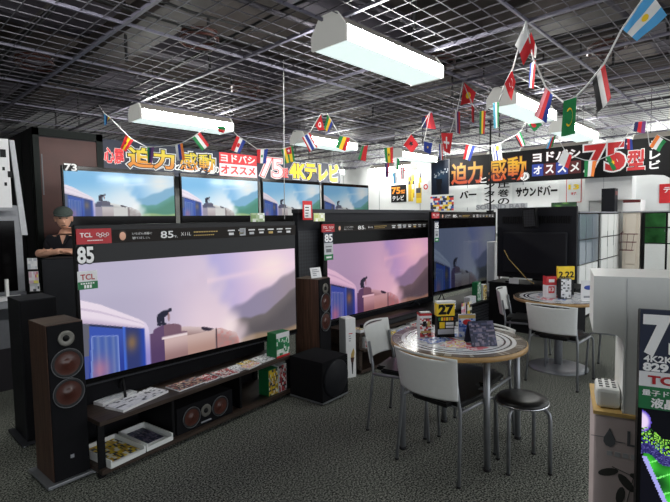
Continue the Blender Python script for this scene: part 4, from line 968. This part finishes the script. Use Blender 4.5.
# ================================================================= THE MAN
def skin_mesh(name, verts, edges, radii, m, parent=None, sub=2, root=0):
    me = bpy.data.meshes.new('s'); me.from_pydata(verts, edges, []); o = bpy.data.objects.new('s', me); col.objects.link(o)
    sk = o.modifiers.new('k', 'SKIN'); sk.use_smooth_shade = True
    for i, r in enumerate(radii):
        v = me.skin_vertices[0].data[i]; v.radius = r if isinstance(r, tuple) else (r, r); v.use_root = (i == root)
    sd = o.modifiers.new('d', 'SUBSURF'); sd.levels = sub; sd.render_levels = sub
    bpy.context.view_layer.update()
    me2 = bpy.data.meshes.new_from_object(o.evaluated_get(bpy.context.evaluated_depsgraph_get())); bpy.data.objects.remove(o)
    me2.materials.clear(); me2.materials.append(MATS[m])
    for p in me2.polygons: p.use_smooth = True; p.material_index = 0
    n = bpy.data.objects.new(name, me2); col.objects.link(n)
    if parent is not None: n.parent = parent
    return n
mp = at(74, 300, 5.1)
man = thing('person', 'person in flat grey cap and dark polo shirt leaning on the grey speaker, arms folded', 'person', (mp.x, mp.y, 0), R(-42))
# local: faces -Y (to the camera); x to the right in the picture
V = [(0, 0, .95), (0, -.005, 1.08), (0, -.02, 1.24), (0, -.04, 1.36), (0, -.06, 1.45), (0, -.075, 1.53),      # 0-5 spine, neck
     (-.17, -.04, 1.385), (-.225, -.06, 1.25), (-.20, -.20, 1.265), (.17, -.04, 1.385), (.235, -.07, 1.25), (.14, -.22, 1.265),   # shoulders, elbows..
     (-.10, 0, .90), (-.11, 0, .5), (-.11, .02, .08), (-.115, -.10, .035), (.10, 0, .90), (.11, 0, .5), (.11, .02, .08), (.115, -.10, .035)]
V += [(-.03, -.24, 1.268), (.02, -.245, 1.27)]         # left-hand forearm to wrist; right forearm to wrist
V[8] = (-.255, -.185, 1.262); V[11] = (.22, -.185, 1.262); V[20] = (.0, -.235, 1.276); V[21] = (-.08, -.205, 1.285)
E_ = [(0, 1), (1, 2), (2, 3), (3, 4), (4, 5), (3, 6), (6, 7), (7, 8), (8, 20), (3, 9), (9, 10), (10, 11), (11, 21), (0, 12), (12, 13), (13, 14), (14, 15), (0, 16), (16, 17), (17, 18), (18, 19)]
RAD = [(.15, .11), (.15, .11), (.165, .115), (.14, .10), .055, .055, .065, .052, .045, .065, .052, .045, .09, .062, .045, .04, .09, .062, .045, .04, .028, .028]
skin_mesh('body', V, E_, RAD, 'skin', man)
# hands with fingers
for sgn, wv in ((1, V[20]), (-1, V[21])):
    w = Vector(wv); vs = [tuple(w), tuple(w+Vector((.045*sgn, -.004, -.002)))]; ed = [(0, 1)]; rr = [.026, (.032, .018)]
    for k, (dy, ln) in enumerate(((-.03, .055), (-.012, .065), (.008, .062), (.026, .05))):
        a = len(vs); vs += [tuple(w+Vector((.075*sgn, dy, .0))), tuple(w+Vector(((.075+ln*.6)*sgn, dy*1.1, -.008))), tuple(w+Vector(((.075+ln)*sgn, dy*1.15, -.022)))]
        ed += [(1, a), (a, a+1), (a+1, a+2)]; rr += [.011, .0095, .008]
    a = len(vs); vs += [tuple(w+Vector((.03*sgn, -.035, .008))), tuple(w+Vector((.055*sgn, -.055, .006)))]; ed += [(0, a), (a, a+1)]; rr += [.012, .009]
    skin_mesh('hand', vs, ed, rr, 'skin', man, 1)
# head: shaped ellipsoid, tilted down to the left
hd = MB(); bm = bmesh.new(); bmesh.ops.create_uvsphere(bm, u_segments=28, v_segments=20, radius=1)
for v in bm.verts:
    x, y, z = v.co; k = 1-.28*max(0, -z)**1.5
    v.co = Vector((x*.076*k, y*.098*(1-.1*max(0, -z))-(.012 if (z < -.5 and y < 0) else 0), z*.118))
HT = TM(-.015, -.10, 1.625) @ Matrix.Rotation(R(24), 4, 'Z') @ Matrix.Rotation(R(12), 4, 'X')
hd.bm(bm, 'skin', HT, True)
hd.sphere((0, -.1, -.02), .014, .02, .022, 'skin', HT); hd.sphere((-.077, .005, -.01), .012, .022, .032, 'skin', HT); hd.sphere((.077, .005, -.01), .012, .022, .032, 'skin', HT)
for s in (-1, 1): hd.sphere((s*.03, -.089, .014), .012, .006, .005, 'hair', HT); hd.box(s*.03-.016, -.096, .028, s*.03+.016, -.086, .033, 'hair', HT)
hd.sphere((0, -.089, -.062), .024, .008, .005, 'cone', HT); hd.build('head', man)
hr = MB(); hr.sphere((0, .018, .025), .079, .092, .085, 'hair', HT); hr.build('hair', man)
cp = MB(); bm = bmesh.new(); bmesh.ops.create_uvsphere(bm, u_segments=28, v_segments=14, radius=1)
bmesh.ops.delete(bm, geom=[v for v in bm.verts if v.co.z < -.1], context='VERTS')
for v in bm.verts: v.co = Vector((v.co.x*.092, v.co.y*.112-.006, .048+v.co.z*.075))
cp.bm(bm, 'cap', HT, True); cp.prism([(.085*math.cos(a*PI/12), -.075-.075*math.sin(a*PI/12)) for a in range(13)]+[(-.06, -.05), (.06, -.05)], .040, .050, 'cap', HT); cp.build('flat_cap', man)
sv_ = [(0, 0, .93), (0, -.005, 1.08), (0, -.02, 1.24), (0, -.04, 1.37), (0, -.05, 1.42), (-.175, -.04, 1.39), (-.225, -.06, 1.27), (.175, -.04, 1.39), (.235, -.07, 1.27)]
skin_mesh('polo_shirt', sv_, [(0, 1), (1, 2), (2, 3), (3, 4), (3, 5), (5, 6), (3, 7), (7, 8)], [(.175, .135), (.175, .13), (.185, .135), (.16, .115), (.075, .075), .08, .072, .08, .072], 'polo', man)
c = MB()                                                # open collar: V of skin with two collar wings
c.prism([(-.035, 0), (.035, 0), (0, -.10)], 0, .006, 'skin', TM(0, -.155, 1.44) @ Matrix.Rotation(R(-12), 4, 'X') @ XZ)
for s in (-1, 1): c.prism([(s*.035, .01), (s*.065, 0), (s*.02, -.09), (0, -.10)], .004, .012, 'polo', TM(0, -.158, 1.44) @ Matrix.Rotation(R(-12), 4, 'X') @ XZ)
c.build('collar', man)
tv_ = [(0, 0, .96), (-.10, 0, .88), (-.11, 0, .5), (-.11, .02, .09), (.10, 0, .88), (.11, 0, .5), (.11, .02, .09)]
skin_mesh('trousers', tv_, [(0, 1), (1, 2), (2, 3), (0, 4), (4, 5), (5, 6)], [(.165, .125), .105, .08, .07, .105, .08, .07], 'trousers', man)
sh = MB()
for s in (-1, 1): sh.sphere((s*.115, -.06, .045), .05, .13, .045, 'black')
sh.build('shoes', man)

# ================================================================= FLAGS
FC = {'w': (236, 236, 236), 'r': (206, 36, 44), 'b': (36, 60, 150), 'k': (24, 24, 28), 'g': (22, 130, 70), 'y': (246, 206, 40), 'lb': (86, 172, 230), 'o': (240, 130, 50), 't': (60, 160, 190), 'p': (110, 60, 120), 'd': (40, 44, 90), 'pk': (232, 150, 160), 'dr': (160, 24, 40)}
for k, c in FC.items(): mat('flag_'+k, c, .7, noise=.03)
def flag(label, quad, d, bands, emblem=None, dd=0.0, vert=True, i=[0]):
    i[0] += 1; s = i[0]
    tl, tr, br, bl = [at(x, y, d+q) for (x, y), q in zip(quad, (dd, -dd*.4, -dd, dd*.4))]
    c = (tl+tr)/2
    nrm = (tr-tl).cross(bl-tl).normalized()
    if nrm.dot(CAM-c) < 0: nrm = -nrm
    t = thing('flag', label, 'flag', c, 0, 'small national flags hung on strings')
    m = MB(); N = 12; K = len(bands)
    def pt(u, v, off=0):
        p = tl*(1-u)*(1-v)+tr*u*(1-v)+br*u*v+bl*(1-u)*v
        return p+nrm*((tr-tl).length*.07*math.sin(u*5.2+s)*v+off)-c
    vs = [pt(a/N, b/N) for b in range(N+1) for a in range(N+1)]
    for b in range(N):
        for a in range(N):
            q = b*(N+1)+a; w = ((a if vert else b)+.5)/N
            m.add([vs[q], vs[q+1], vs[q+N+2], vs[q+N+1]], [(0, 1, 2, 3)], 'flag_'+bands[min(K-1, int(w*K))], True)
    m.build('cloth', t)
    if emblem:
        e = MB()
        for kind, eu, ev, er, ec in emblem:
            if kind == 'disc': pol = [(eu+er*math.cos(a*PI/8), ev+er*math.sin(a*PI/8)) for a in range(16)]
            elif kind == 'star': pol = [(eu+er*(1 if a % 2 == 0 else .42)*math.sin(a*PI/5), ev-er*(1 if a % 2 == 0 else .42)*math.cos(a*PI/5)) for a in range(10)]
            elif kind == 'crescent': pol = [(eu+er*math.cos(R(a)), ev+er*math.sin(R(a))) for a in range(-140, 141, 20)]+[(eu+er*.12+er*.82*math.cos(R(a)), ev+er*.82*math.sin(R(a))) for a in range(130, -131, -20)]
            elif kind == 'rect': pol = [(eu-er, ev-er), (eu+er, ev-er), (eu+er, ev+er), (eu-er, ev+er)]
            elif kind == 'tri': pol = [(0, 0), (er, .5), (0, 1)] if vert is None else [(0, 0), (1, 0), (.5, er)]
            elif kind == 'cross': pol = None
            if kind == 'cross':
                for (x0, y0, x1, y1) in ((eu-er, ev-er*.2, eu+er, ev+er*.2), (eu-er*.2, ev-er, eu+er*.2, ev+er)): e.add([pt(x0, y0, .002), pt(x1, y0, .002), pt(x1, y1, .002), pt(x0, y1, .002)], [(0, 1, 2, 3)], 'flag_'+ec)
            else: e.add([pt(x, y, .003) for x, y in pol], [list(range(len(pol)))], 'flag_'+ec)
        e.build('emblem', t)
    return t
flag('large pale blue and white flag with a golden sun, top right corner', [(622, 29), (650, -9), (667, 15), (637, 42)], 2.6, ['lb', 'w', 'lb'], [('disc', .55, .5, .11, 'gold' if False else 'y')], .06, False)
flag('black, white and red flag hanging upright below the sun flag', [(592, 77), (604.8, 63.5), (611.6, 97.8), (598, 113)], 2.75, ['k', 'w', 'r'], None, .05)
flag('green flag with a yellow crescent in front of the ceiling lamp', [(563.6, 101), (576.6, 97), (575, 134), (561, 136.6)], 2.9, ['g'], [('crescent', .5, .5, .26, 'y')], .02)
flag('pinkish red and blue flag left of the green crescent flag', [(545.7, 87.5), (553, 94.4), (546.4, 123.6), (534, 115)], 3.35, ['pk', 'r', 'b'], None, .04)
flag('narrow blue, white and red flag under the white and red pair', [(530, 63.5), (536, 60), (533.4, 88.6), (528.2, 87.5)], 3.4, ['b', 'w', 'r'], None, .04)
flag('white and red flag at the peak of the string, top centre right', [(526, 22), (533.5, 46), (524, 64), (515, 45)], 3.35, ['w', 'r'], None, .03)
flag('small red and white flag half hidden behind the peak flag', [(531, 32), (537, 48), (535.5, 58), (529, 52)], 3.5, ['r', 'r', 'w'], None, .03)
flag('red flag with a white crescent and star', [(512, 70), (515.5, 82), (511.4, 101), (504.5, 84)], 3.6, ['r'], [('crescent', .45, .45, .2, 'w'), ('star', .78, .45, .09, 'w')], .02)
flag('narrow teal, white and green flag in front of the right ceiling lamp', [(493, 103), (499, 102), (499, 127), (494, 128.7)], 4.2, ['t', 'w', 'g'], None, .04)
flag('narrow red, yellow and green flag left of the right ceiling lamp', [(479.6, 111.5), (485.7, 110.5), (484.6, 134), (479.5, 134)], 4.5, ['g', 'y', 'r'], None, .03)
flag('red flag with a yellow sun at the second peak of the string', [(464, 82.4), (476, 92.7), (472.6, 103), (460.6, 104.7)], 4.9, ['r'], [('disc', .5, .5, .2, 'y')], .03)
flag('narrow red streamer flag hanging below the yellow-sun flag', [(471.5, 104), (474.5, 105), (474, 123), (471.8, 122)], 5.0, ['r', 'dr'], None, .02)
flag('white, blue and red narrow flag left of the streamer', [(455, 110), (460, 112), (460, 134), (456, 133)], 5.0, ['w', 'p', 'r'], None, .03)
flag('red flag with a white cross in the middle of the string', [(441, 133), (453, 133), (450, 154), (444, 151)], 5.4, ['r'], [('cross', .45, .5, .3, 'w')], .03)
flag('narrow blue, white and red flag below the white-cross flag', [(439, 144), (442.6, 144), (443, 160), (439.6, 160)], 5.6, ['b', 'w', 'r'], None, .02)
flag('plain deep blue flag left of the white-cross flag', [(424, 141), (432.5, 143), (430.5, 154.5), (423.8, 151)], 5.8, ['b'], [('disc', .5, .5, .1, 'y')], .03)
flag('red, white and blue flag before the first orange banner characters', [(466, 144), (475.4, 146), (470, 161), (463, 158.7)], 6.4, ['r', 'w', 'b'], None, .03)
flag('white flag with thin blue stripes and a yellow sun by the black pole', [(491, 146), (500.5, 143.4), (502.6, 159.7), (493, 160.8)], 6.4, ['w', 'b', 'w', 'b', 'w', 'b', 'w'], [('disc', .62, .25, .17, 'y')], .03)
flag('black, red, white and green flag above the orange banner characters', [(514, 135.7), (520.4, 131.5), (525.6, 145), (520.4, 147)], 6.5, ['k', 'r', 'w', 'g'], None, .03)
flag('green flag with a red disc near the right ceiling lamp', [(527.5, 119), (542.5, 124), (535, 131.5), (529, 126.5)], 6.3, ['g'], [('disc', .5, .5, .25, 'r')], .03)
flag('blue, red and green flag above the white kana of the black banner', [(550.7, 137.8), (556, 134.6), (552.8, 147), (546, 149)], 6.4, ['lb', 'r', 'g'], None, .03)
flag('white and red flag over the white kana of the black banner', [(564, 149), (572, 156), (568, 169), (557.6, 162)], 6.4, ['w', 'w', 'r'], None, .03)
flag('green, white and orange-red flag in front of the red number 75', [(584.5, 160), (596.6, 161), (593.7, 176.6), (584.5, 176.6)], 6.4, ['g', 'w', 'o'], None, .03)
flag('green and red flag with a yellow star over the number 75', [(605.4, 157), (614, 154), (620, 167), (613, 171)], 6.4, ['g', 'r'], [('star', .5, .5, .2, 'y')], .03)
flag('blue flag with red and white star above the number 75', [(625, 138.5), (632, 139), (633, 150), (624, 149)], 6.4, ['d', 'r', 'b'], [('star', .3, .5, .16, 'w')], .03)
flag('blue and red flag with green edge near the top right lamp', [(635, 122), (646, 121), (645, 133), (633, 131.5)], 6.2, ['d', 'r', 'p'], None, .03)
flag('orange, white and green flag at the right edge on the black banner', [(649.4, 146.4), (657, 134.6), (666, 141.5), (659, 152)], 6.3, ['o', 'w', 'g'], None, .03, False)
flag('small blue and yellow flag at the left end of the string by the maroon wall', [(104, 113.5), (110, 117.5), (108, 121), (104.5, 126)], 6.0, ['lb', 'b', 'y'], None, .02)
flag('red and yellow striped flag left of the first lit banner characters', [(126, 134.5), (133.5, 140), (126, 152), (120, 148)], 6.0, ['r', 'y', 'r'], [('disc', .4, .5, .12, 'dr')], .02)
flag('green, blue and purple flag over the lit orange characters', [(147, 147), (154, 147), (152, 163), (147.5, 163)], 6.0, ['g', 'd', 'p'], None, .02)
flag('pale, blue and red flag between the lit orange and yellow characters', [(175, 145), (182.6, 143), (184.7, 159.6), (177.4, 160.6)], 6.0, ['w', 'b', 'o'], None, .02)
flag('green, white and red flag above the lit yellow characters', [(192, 137.6), (200, 132.4), (209, 145), (202.5, 151)], 5.9, ['g', 'w', 'r'], None, .02)
flag('small green and red flag at the right tip of the left lamp', [(217, 126), (227, 127), (224, 133), (219, 132)], 5.7, ['g', 'r'], None, .02, False)
flag('red, white and blue flag with a checked shield right of the left lamp', [(236.7, 135.8), (245.7, 141.4), (240, 153.7), (231, 150)], 5.9, ['r', 'w', 'b'], [('rect', .5, .5, .14, 'r')], .02)
flag('red, white and blue flag with a round emblem before the pink 75', [(257, 149), (268, 149), (266, 164), (257, 162.7)], 6.1, ['r', 'w', 'b'], [('disc', .5, .5, .1, 'g')], .02)
flag('green and yellow striped flag with a red square and white star', [(281, 148.6), (292.8, 146), (295, 161.6), (285, 163.4)], 6.2, ['g', 'y', 'g', 'y', 'g'], [('rect', .6, .25, .22, 'r'), ('star', .6, .25, .14, 'w')], .02)
flag('red, white and blue striped flag at the left tip of the far middle lamp', [(301.7, 137), (309.6, 132.4), (317.4, 147), (309.6, 152)], 5.6, ['r', 'w', 'b', 'b', 'w', 'r'], None, .02)
flag('small red flag at the peak above the far middle lamp', [(321, 114.6), (324.5, 130), (318.6, 130), (315, 125.7)], 6.2, ['r'], [('disc', .5, .5, .22, 'w'), ('disc', .5, .5, .14, 'r')], .02)
flag('blue, yellow and green flag beside the small red peak flag', [(327.5, 114.5), (333.6, 122), (328.7, 132.4), (324, 129)], 6.3, ['g', 'y', 'b'], None, .02)
flag('green, yellow and red flag in front of the far middle lamp', [(340, 135.8), (350, 138), (345.5, 151.5), (335.4, 147)], 5.6, ['g', 'y', 'r'], None, .02)
flag('green and red halved flag right of the far middle lamp', [(362.3, 146), (368, 145), (365.7, 161.6), (357.8, 159)], 6.2, ['g', 'r', 'r'], None, .02)
flag('green, yellow and red upright flag with a black star', [(384, 147), (393, 147), (393, 163.4), (385.5, 162)], 6.3, ['g', 'y', 'r'], [('star', .5, .5, .14, 'k')], .02)
flag('red kite-like flag with a black eagle shape', [(411, 134), (418.5, 144.4), (412, 153), (403, 144.4)], 6.2, ['r'], [('star', .5, .5, .26, 'k')], .02)
flag('dark blue and red flag at the third peak of the string', [(422, 118), (432, 112.5), (436, 129), (422, 128)], 6.2, ['d', 'r', 'dr'], None, .02)
flag('white and green pointed flag below the black-star flag', [(394.5, 157), (399.5, 159), (399, 171), (393.6, 169)], 7.2, ['w', 'g'], None, .02)
flag('tiny blue and red flag under the black-star flag', [(385, 163), (389, 163), (389, 178), (385.6, 177)], 7.4, ['d', 'p', 'r'], None, .02)
flag('tiny pale blue flag over the far black sign', [(392.5, 173), (397, 172), (397.5, 183), (393.5, 184)], 7.6, ['lb', 'w'], None, .02)
flag('tiny pink and white flag right of the pale blue one', [(400, 167), (405, 166), (405, 179), (401, 180)], 7.6, ['pk', 'w', 'r'], None, .02)
def string(label, pts):
    P3 = [at(x, y, d) for x, y, d in pts]; o = P3[0]
    m = MB(); m.tube([p-o for p in P3], .0055, 'wire', 5); tag(m.build('string', loc=o), label, 'string')
string('white string carrying the near flags from the top right corner', [(700, -70, 2.3), (648, -8, 2.62), (622, 29, 2.62), (604.6, 63, 2.72), (590, 82, 2.8), (576, 97, 2.9), (563, 102, 2.95), (553, 94, 3.3), (546, 87, 3.4), (533, 58, 3.38), (526, 21, 3.3), (513, 68, 3.6), (505, 84, 3.7), (499, 102, 4.2), (493, 104, 4.25), (485, 111, 4.5), (479, 112, 4.55), (472, 104, 4.8), (463, 82, 4.9), (457, 111, 5.0), (450, 133, 5.4), (441, 134, 5.5), (432, 143, 5.8), (424, 141, 5.8), (430, 112, 6.2)])
string('white string carrying the flags on the left from peak to peak', [(430, 112, 6.2), (421, 128, 6.2), (411, 134, 6.2), (403, 145, 6.2), (393, 147, 6.3), (384, 147.5, 6.3), (368, 145.5, 6.2), (362, 145.5, 6.2), (350, 137.5, 5.6), (340, 135.5, 5.6), (327, 113, 6.3), (321, 113.5, 6.2), (310, 132, 5.6), (302, 137, 5.6), (293, 146, 6.2), (281, 149, 6.2), (268, 149, 6.1), (257, 149, 6.1), (246, 141, 5.9), (237, 135.5, 5.9), (227, 124, 5.7), (217, 126, 5.7), (200, 132, 5.9), (192, 137.5, 5.9), (182, 143, 6.0), (175, 145, 6.0), (154, 147, 6.0), (147, 147, 6.0), (133, 140, 6.0), (126, 134, 6.0), (110, 118, 6.0), (104, 113, 6.0), (98, 104, 6.0)])
string('white string carrying the flags across the black banner', [(441, 143, 5.6), (466, 144, 6.4), (475.4, 146, 6.4), (491, 146, 6.4), (500.5, 143, 6.4), (514, 136, 6.5), (520.4, 131.5, 6.5), (528, 119, 6.3), (542.5, 124, 6.3), (551, 138, 6.4), (556, 134.5, 6.4), (564, 149, 6.4), (572, 156, 6.4), (584.5, 160, 6.4), (596.6, 161, 6.4), (605.4, 157, 6.4), (614, 154, 6.4), (625, 138.5, 6.4), (635, 121.5, 6.2), (646, 120.5, 6.2), (649.5, 146, 6.3), (657, 134.5, 6.3), (690, 150, 6.0)])

# ================================================================= LIGHT
w = bpy.data.worlds.new('world'); scene.world = w; w.use_nodes = True
bg = w.node_tree.nodes['Background']; bg.inputs[0].default_value = (.92, .96, 1, 1); bg.inputs[1].default_value = 1.95
scene.view_settings.view_transform = 'Standard'; scene.view_settings.look = 'None'; scene.view_settings.gamma = 1; scene.view_settings.exposure = 0
scene.view_settings.use_curve_mapping = False
